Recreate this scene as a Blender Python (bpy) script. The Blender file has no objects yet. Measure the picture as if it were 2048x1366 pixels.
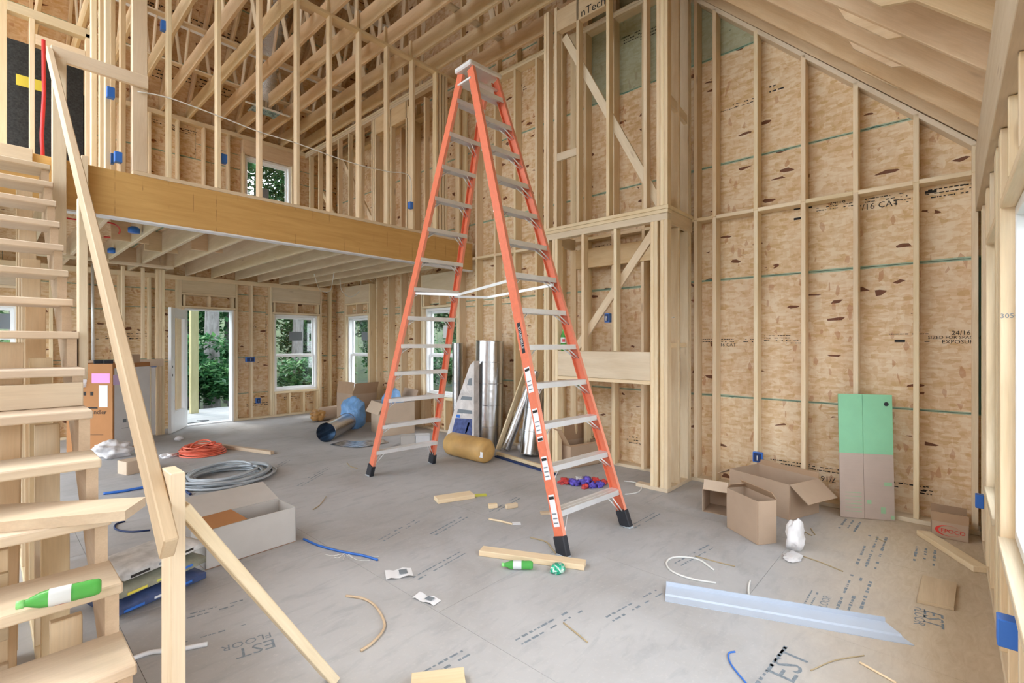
import bpy, bmesh, math, random
from mathutils import Vector, Matrix
random.seed(7)
C = bpy.context.scene.collection
# ---------------------------------------------------------------- camera
FPX, YAW, CY0, CAMH = 960.0, math.radians(42.33), 685.7, 1.5
cam = bpy.data.cameras.new('camera'); co = bpy.data.objects.new('camera', cam); C.objects.link(co)
cam.sensor_width = 36; cam.lens = 36 * FPX / 2048; cam.shift_y = (CY0 - 683) / 2048; cam.clip_start = 0.02; cam.clip_end = 300
co.location = (0, 0, CAMH); co.rotation_euler = (math.pi / 2, 0, YAW - math.pi / 2)
bpy.context.scene.camera = co
# ---------------------------------------------------------------- sky, exposure
sc = bpy.context.scene
vs = sc.view_settings; vs.view_transform = 'Standard'; vs.look = 'None'; vs.gamma = 1.0; vs.use_curve_mapping = False
vs.exposure = 1.32
wd = bpy.data.worlds.new('overcast_sky'); sc.world = wd; wd.use_nodes = True
bg = wd.node_tree.nodes['Background']; bg.inputs[0].default_value = (0.86, 0.93, 1.0, 1); bg.inputs[1].default_value = 2.6
try:
    sc.cycles.max_bounces = 8; sc.cycles.diffuse_bounces = 5; sc.cycles.transparent_max_bounces = 12; sc.cycles.sample_clamp_indirect = 6
except Exception: pass
sn = bpy.data.lights.new('sun', 'SUN'); sn.energy = 1.6; sn.angle = 0.35; sn.color = (1.0, 0.95, 0.86)
so = bpy.data.objects.new('sun', sn); C.objects.link(so); so.rotation_euler = (math.radians(38), 0, math.radians(200)); so.location = (0, -10, 20)
# ---------------------------------------------------------------- measuring helpers (rays through the photo onto real planes)
_s, _c = math.sin(YAW), math.cos(YAW)
def ray(px, py):
    t = (px - 1024) / FPX; v = (CY0 - py) / FPX
    return Vector((_s * t + _c, -_c * t + _s, v))
def fl(px, py, z=0.0):
    d = ray(px, py); k = (z - CAMH) / d.z; return Vector((d.x * k, d.y * k, z))
def atX(px, py, X): d = ray(px, py); return Vector((0, 0, CAMH)) + d * (X / d.x)
def atY(px, py, Y): d = ray(px, py); return Vector((0, 0, CAMH)) + d * (Y / d.y)
# ---------------------------------------------------------------- object helpers
W = {}
def put(name, me, parent=None, M=None, label=None, cat=None, group=None, kind=None):
    o = bpy.data.objects.new(name, me); C.objects.link(o)
    M = M or Matrix()
    W[o] = M
    if parent is not None:
        o.parent = parent; o.matrix_basis = W[parent].inverted() @ M
    else: o.matrix_basis = M
    if label: o['label'] = label
    if cat: o['category'] = cat
    if group: o['group'] = group
    if kind: o['kind'] = kind
    return o
def empty(name, loc=(0, 0, 0), label=None, cat=None, group=None, kind=None, rz=0, parent=None):
    return put(name, None, parent, Matrix.Translation(Vector(loc)) @ Matrix.Rotation(rz, 4, 'Z'), label, cat, group, kind)
def tagp(o, label): o['label'] = label; return o
def frame(o, x, up):
    x = Vector(x).normalized(); up = Vector(up); up = (up - x * up.dot(x)).normalized(); y = up.cross(x)
    M = Matrix((x, y, up)).transposed().to_4x4(); M.translation = Vector(o); return M
def from_bm(bm, mat, smooth=False):
    me = bpy.data.meshes.new('m'); bmesh.ops.recalc_face_normals(bm, faces=bm.faces); bm.to_mesh(me); bm.free()
    for m in (mat if isinstance(mat, (list, tuple)) else [mat]): me.materials.append(m)
    if smooth:
        for p in me.polygons: p.use_smooth = True
    return me
def pyd(vs_, fs, mat, smooth=False):
    me = bpy.data.meshes.new('m'); me.from_pydata([tuple(v) for v in vs_], [], fs)
    for m in (mat if isinstance(mat, (list, tuple)) else [mat]): me.materials.append(m)
    if smooth:
        for p in me.polygons: p.use_smooth = True
    me.update(); return me
_bc = {}
def boxmesh(L, w, t, mat, ch=0.003):
    k = (round(L, 3), round(w, 3), round(t, 3), mat.name, ch)
    if k in _bc: return _bc[k]
    bm = bmesh.new(); bmesh.ops.create_cube(bm, size=1.0)
    for v in bm.verts: v.co = Vector((v.co.x * L, v.co.y * t, v.co.z * w))
    if ch: bmesh.ops.bevel(bm, geom=list(bm.edges), offset=min(ch, .3 * min(L, w, t)), segments=1, affect='EDGES')
    _bc[k] = from_bm(bm, mat); return _bc[k]
# a board from p0 to p1 (centre line); w = size along 'up', t = the other one
def board(name, p0, p1, w, t, mat, parent=None, up=(0, 0, 1), ch=0.003, **kw):
    p0, p1 = Vector(p0), Vector(p1); d = p1 - p0
    if abs(d.normalized().dot(Vector(up).normalized())) > .99: up = (1, 0, 0) if abs(d.normalized().x) < .9 else (0, 1, 0)
    return put(name, boxmesh(d.length, w, t, mat, ch), parent, frame((p0 + p1) / 2, d, up), **kw)
# an axis-aligned board given by its corners; its grain follows the longest side
def box(name, x0, x1, y0, y1, z0, z1, mat, parent=None, ch=0.003, **kw):
    c = Vector(((x0 + x1) / 2, (y0 + y1) / 2, (z0 + z1) / 2)); s = (abs(x1 - x0), abs(y1 - y0), abs(z1 - z0))
    a = s.index(max(s))
    if a == 0: me, M = boxmesh(s[0], s[2], s[1], mat, ch), frame(c, (1, 0, 0), (0, 0, 1))
    elif a == 1: me, M = boxmesh(s[1], s[2], s[0], mat, ch), frame(c, (0, 1, 0), (0, 0, 1))
    else: me, M = boxmesh(s[2], s[0], s[1], mat, ch), frame(c, (0, 0, 1), (1, 0, 0))
    return put(name, me, parent, M, **kw)
# flat polygon (list of 2-D points in the plane of frame M) with thickness
def slab(name, pts, th, mat, parent, M, **kw):
    n = len(pts); v = [(p[0], p[1], 0) for p in pts] + [(p[0], p[1], -th) for p in pts]
    fs = [list(range(n)), list(range(2 * n - 1, n - 1, -1))] + [[i, i + n, (i + 1) % n + n, (i + 1) % n] for i in range(n)]
    return put(name, pyd(v, fs, mat), parent, M, **kw)
def plane_frame(o, x, y):      # local X, local Y in the plane
    x, y = Vector(x).normalized(), Vector(y).normalized(); z = x.cross(y)
    M = Matrix((x, y, z)).transposed().to_4x4(); M.translation = Vector(o); return M
def tube_mesh(pts, r, mat, seg=8, closed=False, smooth=True, taper=None):
    pts = [Vector(p) for p in pts]; n = len(pts); v = []; fs = []; up = None
    for i, p in enumerate(pts):
        a = pts[(i - 1) % n] if closed or i else p; b = pts[(i + 1) % n] if closed or i < n - 1 else p
        d = (b - a).normalized()
        if up is None: up = Vector((0, 0, 1)) if abs(d.z) < .9 else Vector((1, 0, 0))
        s1 = d.cross(up).normalized(); up = s1.cross(d).normalized()
        rr = r if taper is None else r * taper[i]
        for k in range(seg):
            an = 2 * math.pi * k / seg; v.append(p + (s1 * math.cos(an) + up * math.sin(an)) * rr)
    for i in range(n if closed else n - 1):
        j = (i + 1) % n
        for k in range(seg): fs.append([i * seg + k, i * seg + (k + 1) % seg, j * seg + (k + 1) % seg, j * seg + k])
    if not closed: fs += [list(range(seg))[::-1], [(n - 1) * seg + k for k in range(seg)]]
    return pyd(v, fs, mat, smooth)
def spline(pts, n=8):
    pts = [Vector(p) for p in pts]; out = []
    P = [pts[0] * 2 - pts[1]] + pts + [pts[-1] * 2 - pts[-2]]
    for i in range(1, len(P) - 2):
        for k in range(n):
            t = k / n; a, b, c_, d = P[i - 1], P[i], P[i + 1], P[i + 2]
            out.append(.5 * ((2 * b) + (c_ - a) * t + (2 * a - 5 * b + 4 * c_ - d) * t * t + (3 * b - a - 3 * c_ + d) * t ** 3))
    return out + [pts[-1]]
def rod(name, p0, p1, r, mat, parent=None, seg=10, **kw):
    p0 = Vector(p0); return put(name, tube_mesh([Vector((0, 0, 0)), Vector(p1) - p0], r, mat, seg), parent, Matrix.Translation(p0), **kw)
def cable(name, pts, r, mat, parent=None, n=8, seg=6, **kw):
    o0 = Vector(pts[0]); return put(name, tube_mesh(spline([Vector(p) - o0 for p in pts], n), r, mat, seg), parent, Matrix.Translation(o0), **kw)
def lathe(prof, mat, seg=24, smooth=True):   # profile of (radius, height), axis local Z
    v = []; fs = []; n = len(prof)
    for r, h in prof:
        for k in range(seg): a = 2 * math.pi * k / seg; v.append((r * math.cos(a), r * math.sin(a), h))
    for i in range(n - 1):
        for k in range(seg): fs.append([i * seg + k, i * seg + (k + 1) % seg, (i + 1) * seg + (k + 1) % seg, (i + 1) * seg + k])
    return pyd(v, fs, mat, smooth)
# ---------------------------------------------------------------- materials
class NB:
    def __init__(s, name):
        s.m = bpy.data.materials.new(name); s.m.use_nodes = True; s.t = s.m.node_tree; s.b = s.t.nodes['Principled BSDF']
    def n(s, ty, **kw):
        x = s.t.nodes.new(ty)
        for k, v in kw.items(): setattr(x, k, v)
        return x
    def l(s, a, b): s.t.links.new(a, b)
    def math(s, op, a, b=None, c=None):
        x = s.n('ShaderNodeMath', operation=op)
        for i, q in enumerate((a, b, c)):
            if q is None: continue
            if isinstance(q, (int, float)): x.inputs[i].default_value = q
            else: s.l(q, x.inputs[i])
        return x.outputs[0]
    def mix(s, f, a, b, mode='MIX'):
        x = s.n('ShaderNodeMix', data_type='RGBA', blend_type=mode)
        for i, q in ((0, f), (6, a), (7, b)):
            if isinstance(q, (int, float)): x.inputs[i].default_value = q
            elif isinstance(q, tuple): x.inputs[i].default_value = (*q, 1)
            else: s.l(q, x.inputs[i])
        return x.outputs[2]
    def ramp(s, f, *st):
        x = s.n('ShaderNodeValToRGB'); e = x.color_ramp.elements
        while len(e) < len(st): e.new(.5)
        for i, (p, c) in enumerate(st):
            e[i].position = p; e[i].color = (*c, 1) if isinstance(c, tuple) else (c, c, c, 1)
        s.l(f, x.inputs[0]); return x.outputs[0]
    def coords(s, scale=(1, 1, 1), rnd=True, rot=0.0, kind='Object'):
        tc = s.n('ShaderNodeTexCoord').outputs[kind]
        if rnd:
            oi = s.n('ShaderNodeObjectInfo').outputs['Random']
            cb = s.n('ShaderNodeCombineXYZ'); s.l(s.math('MULTIPLY', oi, 31.0), cb.inputs[0]); s.l(s.math('MULTIPLY', oi, 17.0), cb.inputs[1]); s.l(s.math('MULTIPLY', oi, 23.0), cb.inputs[2])
            ad = s.n('ShaderNodeVectorMath', operation='ADD'); s.l(tc, ad.inputs[0]); s.l(cb.outputs[0], ad.inputs[1]); tc = ad.outputs[0]
        mp = s.n('ShaderNodeMapping'); mp.inputs['Scale'].default_value = scale; mp.inputs['Rotation'].default_value = (0, 0, rot); s.l(tc, mp.inputs[0])
        return mp.outputs[0]
    def noise(s, v, sc_=1.0, det=3.0, rough=.55, dist=0.0):
        x = s.n('ShaderNodeTexNoise'); x.inputs['Scale'].default_value = sc_; x.inputs['Detail'].default_value = det; x.inputs['Roughness'].default_value = rough; x.inputs['Distortion'].default_value = dist
        s.l(v, x.inputs['Vector']); return x.outputs['Fac']
    def vor(s, v, sc_=1.0, feat='F1'):
        x = s.n('ShaderNodeTexVoronoi', feature=feat); x.inputs['Scale'].default_value = sc_; s.l(v, x.inputs['Vector']); return x
    def hsvrand(s, col, dv=.14, dh=.012, ds=.15):
        oi = s.n('ShaderNodeObjectInfo').outputs['Random']
        r2 = s.math('FRACT', s.math('MULTIPLY', oi, 7.31)); r3 = s.math('FRACT', s.math('MULTIPLY', oi, 13.7))
        h = s.n('ShaderNodeHueSaturation'); s.l(col, h.inputs['Color'])
        s.l(s.math('MULTIPLY_ADD', oi, dv, 1 - dv / 2), h.inputs['Value']); s.l(s.math('MULTIPLY_ADD', r2, dh, .5 - dh / 2), h.inputs['Hue']); s.l(s.math('MULTIPLY_ADD', r3, ds, 1 - ds / 2), h.inputs['Saturation'])
        return h.outputs[0]
    def bump(s, h, st=.2, d=.002):
        x = s.n('ShaderNodeBump'); x.inputs['Strength'].default_value = st; x.inputs['Distance'].default_value = d; s.l(h, x.inputs['Height']); s.l(x.outputs[0], s.b.inputs['Normal'])
    def done(s, col=None, rough=.7, metal=0.0, spec=None):
        if col is not None:
            if isinstance(col, tuple): s.b.inputs['Base Color'].default_value = (*col, 1)
            else: s.l(col, s.b.inputs['Base Color'])
        if isinstance(rough, (int, float)): s.b.inputs['Roughness'].default_value = rough
        else: s.l(rough, s.b.inputs['Roughness'])
        s.b.inputs['Metallic'].default_value = metal
        if spec is not None: s.b.inputs['Specular IOR Level'].default_value = spec
        return s.m
def wood(name, a, b, knot=.35, contrast=1.0, dv=.14, ring=8.0):
    k = NB(name); v = k.coords((1.1, ring, ring))
    f = k.noise(v, 1.6, 4, .6, .6)
    col = k.ramp(f, (.5 - .22 / contrast, a), (.5 + .22 / contrast, b))
    fine = k.noise(k.coords((6, 160, 160)), 1.0, 2)
    col = k.mix(.12, col, k.ramp(fine, (.35, .55), (.65, 1.0)), 'MULTIPLY')
    kn = k.vor(k.coords((1.7, 7.5, 7.5)), .8).outputs['Distance']
    col = k.mix(k.math('MULTIPLY', k.ramp(kn, (.05, 1.0), (.1, 0.0)), knot), col, (.26, .12, .05))
    col = k.hsvrand(col, dv)
    k.bump(f, .08, .002)
    return k.done(col, .62, spec=.25)
def plain(name, col, rough=.6, metal=0.0, var=0.0, spec=None, sc_=8.0):
    k = NB(name)
    if var:
        f = k.noise(k.coords((1, 1, 1)), sc_, 4)
        c_ = k.ramp(f, (.3, tuple(x * (1 - var) for x in col)), (.7, tuple(min(1, x * (1 + var)) for x in col)))
        return k.done(c_, rough, metal, spec)
    return k.done(col, rough, metal, spec)
def osb(name, base=(.715, .515, .315), light=(.79, .64, .45), dark=(.61, .40, .195), red=(.13, .035, .015), green=None, bias=0.0, edge=True, dust=None):
    k = NB(name)
    a1 = k.vor(k.coords((13, 36, 30), rot=.75), 1.0); a2 = k.vor(k.coords((14, 40, 34), rot=-.7), 1.0); a3 = k.vor(k.coords((34, 15, 30), rot=.15), 1.0)
    def ch(x):
        sp = k.n('ShaderNodeSeparateColor'); k.l(x.outputs['Color'], sp.inputs[0]); return sp.outputs[0], sp.outputs[1]
    c1, d1 = ch(a1); c2, d2 = ch(a2); c3, d3 = ch(a3)
    big = k.noise(k.coords((1, 1.6, 1)), 2.2, 3)
    m = k.math('ADD', k.math('MULTIPLY', c1, .34), k.math('ADD', k.math('MULTIPLY', c2, .33), k.math('MULTIPLY', c3, .2)))
    m = k.math('ADD', m, k.math('MULTIPLY', k.math('SUBTRACT', big, .5), .5))
    col = k.ramp(m, (.10 + bias, dark), (.38 + bias, base), (.66 + bias, light))
    f1 = ch(k.vor(k.coords((11, 27, 24), rot=1.0), 1.0))[0]; f2 = ch(k.vor(k.coords((11, 34, 26), rot=-.9), 1.0))[1]
    fl_ = k.math('MULTIPLY', k.math('GREATER_THAN', k.math('MAXIMUM', f1, f2), .9925), k.math('GREATER_THAN', big, .42))
    col = k.mix(k.math('MULTIPLY', fl_, .92), col, red)
    fl2 = k.math('MULTIPLY', k.math('GREATER_THAN', d3, .975), .5)
    col = k.mix(fl2, col, (.45, .18, .08))
    if edge:
        tc = k.n('ShaderNodeTexCoord'); sp = k.n('ShaderNodeSeparateXYZ'); k.l(tc.outputs['Generated'], sp.inputs[0])
        e = k.math('ABSOLUTE', k.math('SUBTRACT', sp.outputs[1], .5))
        e = k.math('MULTIPLY', k.math('GREATER_THAN', k.math('ADD', e, k.math('MULTIPLY', k.math('SUBTRACT', big, .5), .02)), .4915), .65)
        col = k.mix(e, col, (.16, .42, .34))
    if green:
        col = k.mix(green, col, (.17, .30, .22))
    if dust is not None:
        col = k.mix(dust[0], col, dust[1])
    col = k.hsvrand(col, .08, .006, .1)
    k.bump(m, .12, .002)
    return k.done(col, .75, spec=.2)
M = {}
M['pine'] = wood('pine_lumber', (.86, .72, .51), (.76, .585, .36))
M['tread'] = wood('stair_lumber', (.73, .605, .46), (.62, .48, .35), .25)
M['pale'] = wood('pale_lumber', (.78, .66, .49), (.68, .545, .37), .4)
M['joist'] = wood('joist_lumber', (.78, .61, .40), (.64, .45, .26), .3, ring=6)
M['rail'] = wood('weathered_lumber', (.64, .50, .345), (.52, .39, .26), .15)
M['lvl'] = wood('laminated_veneer', (.70, .44, .17), (.60, .36, .12), .15, .8, .04, 12)
_l = NB('stained_laminated_beam'); _f = _l.noise(_l.coords((1.1, 12, 12)), 1.6, 4, .6, .6); _cl = _l.ramp(_f, (.3, (.66, .41, .15)), (.7, (.56, .33, .11)))
_tc = _l.n('ShaderNodeTexCoord'); _sx = _l.n('ShaderNodeSeparateXYZ'); _l.l(_tc.outputs['Object'], _sx.inputs[0])
_fx = _l.math('ABSOLUTE', _l.math('SUBTRACT', _l.math('FRACT', _l.math('MULTIPLY', _sx.outputs[0], 4.92)), .5))
_nm = _l.noise(_l.coords((3.1, 3, 6.0)), 1.0, 2); _ms = _l.math('MULTIPLY', _l.math('LESS_THAN', _fx, .018), _l.ramp(_nm, (.52, 0.0), (.62, .5)))
M['lvl'] = _l.done(_l.mix(_ms, _cl, (.20, .09, .03)), .55, spec=.3)
M['treated'] = wood('treated_post', (.62, .56, .34), (.48, .43, .24), .3)
M['osb'] = osb('wall_sheathing'); M['osbg'] = osb('green_faced_sheathing', green=.6)
M['roof'] = osb('roof_sheathing', base=(.66, .47, .28), light=(.74, .58, .39))
M['white'] = plain('white_vinyl', (.86, .87, .88), .35)
_g = NB('galvanised_steel'); _f = _g.noise(_g.coords((16, 16, .25)), 1.0, 3); _h = _g.noise(_g.coords((3, 3, 3)), 2.0, 3); _g.bump(_h, .25, .02); M['metal'] = _g.done(_g.ramp(_f, (.38, (.30, .31, .33)), (.5, (.62, .63, .65)), (.62, (.78, .79, .81))), .27, 1.0)  # dark and pale reflection streaks are put into the steel colour
M['alu'] = plain('aluminium', (.84, .86, .88), .45, .55, .05)
M['foil'] = NB('wrinkled_foil'); _f = M['foil']; _f.bump(_f.noise(_f.coords((14, 14, 30), False), 2.2, 4), 1.0, .03); M['foil'] = _f.done((.88, .89, .90), .25, .7)
M['orange'] = plain('orange_fibreglass', (.74, .185, .095), .45, 0, .06, sc_=30)
M['orange2'] = plain('orange_fibreglass_flange', (.86, .32, .21), .4)
M['black'] = plain('black_rubber', (.018, .02, .028), .6)
M['blue'] = plain('blue_plastic', (.035, .17, .62), .4)
M['bluedk'] = plain('dark_inside', (.01, .03, .12), .6)
def cardboard(name, c):
    k = NB(name); f = k.noise(k.coords((1, 1, 40)), 3.0, 3); g = k.noise(k.coords((3, 3, 3)), 2.0, 3)
    col = k.mix(.5, k.ramp(f, (.3, tuple(x * .93 for x in c)), (.7, c)), k.ramp(g, (.3, tuple(x * .9 for x in c)), (.7, tuple(min(1, x * 1.06) for x in c))))
    return k.done(col, .8, spec=.15)
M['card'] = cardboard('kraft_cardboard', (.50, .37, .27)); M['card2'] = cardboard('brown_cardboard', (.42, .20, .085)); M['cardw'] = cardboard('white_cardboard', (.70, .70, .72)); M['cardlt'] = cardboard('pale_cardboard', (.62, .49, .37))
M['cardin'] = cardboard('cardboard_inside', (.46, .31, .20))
M['print'] = plain('black_stencil_ink', (.02, .017, .015), .8)
M['fprint'] = plain('faded_blue_ink', (.20, .235, .27), .85, 0, .25, sc_=60)
M['redink'] = plain('red_ink', (.72, .05, .04), .6)
M['paper'] = plain('white_paper', (.80, .81, .84), .8)
M['grey'] = plain('grey_cable', (.42, .46, .50), .45, 0, .1)
M['wcable'] = plain('white_cable', (.80, .80, .78), .45)
M['redpex'] = plain('red_tubing', (.66, .03, .03), .35)
M['orcoil'] = plain('coral_tubing', (.80, .17, .10), .4)
M['twine'] = plain('dry_stick', (.42, .33, .20), .8)
M['yellow'] = plain('yellow_card', (.78, .66, .08), .6)
M['lime'] = plain('lime_card', (.66, .68, .10), .6)
M['flash'] = plain('grey_siding_trim', (.47, .53, .63), .45, 0, .03)
M['liner'] = plain('black_duct_liner', (.030, .032, .034), .85, 0, .5, sc_=60)
M['backing'] = plain('gap_backing_dark', (.10, .20, .17), .8)
# ================================================================ THE SETTING
GX, GS = 5.20, 5.34           # gable wall: stud face, sheathing face
BY, BS = 10.10, 10.24         # back wall
FY, FS = -0.18, -0.32         # front (window) wall
S = 0.4064; T2 = 0.038
def clip(poly, a, b, c):
    out = []
    for i in range(len(poly)):
        p, q = poly[i], poly[(i + 1) % len(poly)]; dp, dq = a * p[0] + b * p[1] - c, a * q[0] + b * q[1] - c
        if dp <= 0: out.append(p)
        if dp * dq < 0:
            t = dp / (dp - dq); out.append((p[0] + (q[0] - p[0]) * t, p[1] + (q[1] - p[1]) * t))
    return out
def minus(rects, h):
    out = []
    for (a, b, c, d) in rects:
        x0, x1, y0, y1 = max(a, h[0]), min(b, h[1]), max(c, h[2]), min(d, h[3])
        if x0 >= x1 or y0 >= y1: out.append((a, b, c, d)); continue
        if c < y0: out.append((a, b, c, y0))
        if y1 < d: out.append((a, b, y1, d))
        if a < x0: out.append((a, x0, y0, y1))
        if x1 < b: out.append((x1, b, y0, y1))
    return out
def sheathing(parent, Mf, u0, u1, rows, holes, mat, clips=(), th=.011, matfn=None, off=0.0, gap=.0025, name='panel', backing=0):
    if backing:  # dark backing added to stop daylight leaking through the panel gaps
        rs = [(u0, u1, rows[0], rows[-1])]
        for h in holes: rs = minus(rs, h)
        for r in rs:
            p = [(r[0], r[2]), (r[1], r[2]), (r[1], r[3]), (r[0], r[3])]
            for cl in clips:
                if p: p = clip(p, *cl)
            if len(p) > 2: slab('gap_backing', p, .002, M['backing'], parent, Mf @ Matrix.Translation((0, 0, backing)))
    for ri in range(len(rows) - 1):
        u = u0 - 2.44 + (1.22 if ri % 2 else 0) + off
        while u < u1:
            rs = [(max(u, u0), min(u + 2.44, u1), rows[ri], rows[ri + 1])]; u += 2.44
            if rs[0][1] - rs[0][0] < .02: continue
            for h in holes: rs = minus(rs, h)
            for r in rs:
                if r[1] - r[0] < .03 or r[3] - r[2] < .03: continue
                p = [(r[0] + gap, r[2] + gap), (r[1] - gap, r[2] + gap), (r[1] - gap, r[3] - gap), (r[0] + gap, r[3] - gap)]
                for cl in clips:
                    if p: p = clip(p, *cl)
                if len(p) < 3: continue
                cx = sum(q[0] for q in p) / len(p); cy = sum(q[1] for q in p) / len(p)
                m2 = Mf @ Matrix.Translation((cx, cy, 0))
                slab(name, [(q[0] - cx, q[1] - cy) for q in p], th, matfn(ri, cx, cy) if matfn else mat, parent, m2)
# ---------------------------------------------------------------- subfloor
kf = NB('dusty_subfloor')
_v = kf.coords((1, 1, 1), False)
_gr = kf.n('ShaderNodeNewGeometry'); _sp = kf.n('ShaderNodeSeparateXYZ'); kf.l(_gr.outputs['Position'], _sp.inputs[0])
_gp = kf.n('ShaderNodeMapping'); kf.l(_gr.outputs['Position'], _gp.inputs[0])
_big = kf.noise(_gp.outputs[0], 1.1, 5, .6, .4)
_st = kf.n('ShaderNodeMapping'); _st.inputs['Scale'].default_value = (1.6, 5.0, 1.0); _st.inputs['Rotation'].default_value = (0, 0, .25); kf.l(_gr.outputs['Position'], _st.inputs[0])
_str = kf.noise(_st.outputs[0], 2.4, 4, .6, .5)
_fine = kf.noise(_gp.outputs[0], 42.0, 4, .7)
_a1 = kf.vor(_gp.outputs[0], 26.0)
_col = kf.ramp(_big, (.3, (.38, .365, .355)), (.52, (.455, .45, .455)), (.75, (.52, .515, .52)))
_col = kf.mix(kf.ramp(_str, (.52, 0.0), (.74, .38)), _col, (.27, .28, .30))
_col = kf.mix(kf.math('MULTIPLY', kf.ramp(_fine, (.55, 0.0), (.75, .35)), 1.0), _col, (.60, .585, .56))
_sd = kf.noise(_gp.outputs[0], 95.0, 3, .8)
_col = kf.mix(kf.ramp(_sd, (.70, 0.0), (.76, .5)), _col, (.28, .22, .16))
# bare, less dusty boards near the window wall
_bare = kf.math('ADD', kf.math('MULTIPLY', _sp.outputs[1], -1.0), kf.math('MULTIPLY_ADD', _big, .9, kf.math('MULTIPLY', _sp.outputs[0], .16)))
_bm = kf.ramp(_bare, (.15, 0.0), (.95, 1.0))
_wd = kf.ramp(kf.noise(_st.outputs[0], 5.0, 5, .65, 1.0), (.3, (.52, .395, .255)), (.7, (.64, .52, .37)))
_col = kf.mix(kf.math('MULTIPLY', _bm, .85), _col, _wd)
kf.bump(_fine, .12, .002)
M['floor'] = kf.done(_col, .8, spec=.25)
floor = put('floor', boxmesh(8.6, .15, 10.7, M['floor'], 0), None, frame((1.1, 5.0, -.095), (1, 0, 0), (0, 0, 1)), kind='structure')
well = (-.75, .12, .4, 4.2)     # stair opening to the basement is left of the flight; floor panels stop there
Mfl = plane_frame((0, 0, 0), (0, 1, 0), (-1, 0, 0))    # local x = world y, local y = -world x ; normal = +z
sheathing(floor, Mfl, -.34, 10.24, [-5.36 + 1.22 * i for i in range(8)], [], M['floor'], th=.019, gap=.001)
# ---------------------------------------------------------------- gable wall on the right
wr = empty('wall_right', (GS, 5, 0), kind='structure')
HW2, HW3 = (8.68, 9.54, .555, 2.06), (5.97, 6.845, .58, 2.10)      # windows: y0,y1,z0,z1
Mg = plane_frame((GS + .011, 0, 0), (0, 1, 0), (0, 0, 1))
front_top = (-1, 1, 3.62)        # z - y <= c  (underside of front roof)
back_top = (1, 1, 16.2)
def gmat(ri, cx, cy): return M['osbg'] if (4.6 < cy < 5.9 and 1.0 < cx < 3.45) else M['osb']
sheathing(wr, Mg, FS, BS, [0, .93, 2.18, 3.42, 4.60, 5.82, 7.04, 8.26, 9.48, 10.2], [HW2, HW3], M['osb'], [front_top, back_top], matfn=gmat, off=1.38, backing=.004)
def gtop(y): return min(3.0 + (y + .18), 5.49)
gst = [-.15, .203, .614, 1.019, 1.435, 1.84, 2.04] + [2.25 + S * i for i in range(19)]
for y in gst:
    if any(h[0] - .03 < y < h[1] + .03 for h in (HW2, HW3)): continue
    box('stud', GX, GS, y - .019, y + .019, T2, 2.832, M['pine'], wr)
    box('stud', GX, GS, y - .019, y + .019, 2.833, gtop(y) + (.02 if y < 2.3 else 0), M['pine'], wr)
    if y > 2.3: box('stud', GX + .05, GS, y - .019, y + .019, 5.60, min(3.25 + y, 15.5 - y), M['pine'], wr)
for i in range(len(gst) - 1):      # block row between the studs, sole plate
    a, b = gst[i] + .019, gst[i + 1] - .019
    if b - a > .05: box('blocking', GX, GS, a, b, 2.814, 2.852, M['pine'], wr)
for a, b in ((-.18, 2.05), (2.05, 5.6), (5.6, 10.1)): box('sole_plate', GX - .002, GS, a, b, 0.0, T2, M['pale'], wr)
board('top_plate', (GX + .07, -.17, 3.03), (GX + .07, 2.33, 5.53), .038, .14, M['pale'], wr, up=(0, -1, 1))
for zc in (5.51, 5.55): board('top_plate', (GX + .07, 2.32, zc), (GX + .07, BY, zc), .036, .14, M['pine'], wr)
def framed_opening(parent, axis, face, back, h, head, cr=3):     # jack studs, sill, header, cripples around an opening
    u0, u1, z0, z1 = h
    def bx(n, a, b, c, d, m, f0=face, f1=back):
        if axis == 'Y': box(n, f0, f1, a, b, c, d, m, parent)
        else: box(n, a, b, f0, f1, c, d, m, parent)
    for sgn, u in ((-1, u0), (1, u1)):
        for k in range(2): bx('stud', min(u + sgn * (.002 + .04 * k), u + sgn * (.04 + .04 * k)), max(u + sgn * (.002 + .04 * k), u + sgn * (.04 + .04 * k)), T2, head if k else z1, M['pine'])
    bx('header', u0 - .04, u1 + .04, z1 + .28, head, M['pale'])
    bx('blocking', u0 - .04, u1 + .04, z1 + .005, z1 + .043, M['pine']); bx('blocking', u0 - .04, u1 + .04, z1 + .24, z1 + .278, M['pine'])
    for i in range(cr): uu = u0 + (u1 - u0) * i / (cr - 1) - .019; bx('cripple', uu, uu + T2, z1 + .045, z1 + .238, M['pine'])
    if z0 > .1:
        bx('sill_plate', u0, u1, z0 - .045, z0 - .005, M['pine'])
        for i in range(cr + 1): uu = u0 + (u1 - u0 - T2) * i / cr; bx('cripple', uu, uu + T2, T2, z0 - .047, M['pine'])
for h in (HW2, HW3): framed_opening(wr, 'Y', GX, GS, h, 2.69)
# ---------------------------------------------------------------- back wall
wb = empty('wall_back', (1, BS, 0), kind='structure')
HD, HB, HL, HU = (2.40, 3.19, 0.0, 2.12), (3.95, 4.86, .51, 2.08), (-.62, .33, 1.17, 2.06), (3.40, 4.29, 3.75, 5.16)
Mb = plane_frame((0, BS + .011, 0), (-1, 0, 0), (0, 0, 1))
neg = lambda h: (-h[1], -h[0], h[2], h[3])
sheathing(wb, Mb, -GS - .01, .75, [0, 1.22, 2.44, 3.66, 4.88, 5.86], [neg(HD), neg(HB), neg(HL), neg(HU)], M['osb'], off=.3, backing=.004)
bx_ = [5.15 - S * i for i in range(19)]
for x in bx_:
    if not any(h[0] - .03 < x < h[1] + .03 for h in (HD, HB, HL)): box('stud', x - .019, x + .019, BY, BS, T2, 2.62, M['pine'], wb)
    if not (HU[0] - .03 < x < HU[1] + .03): box('stud', x - .019, x + .019, BY, BS, 3.06, 5.45, M['pine'], wb)
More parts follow.
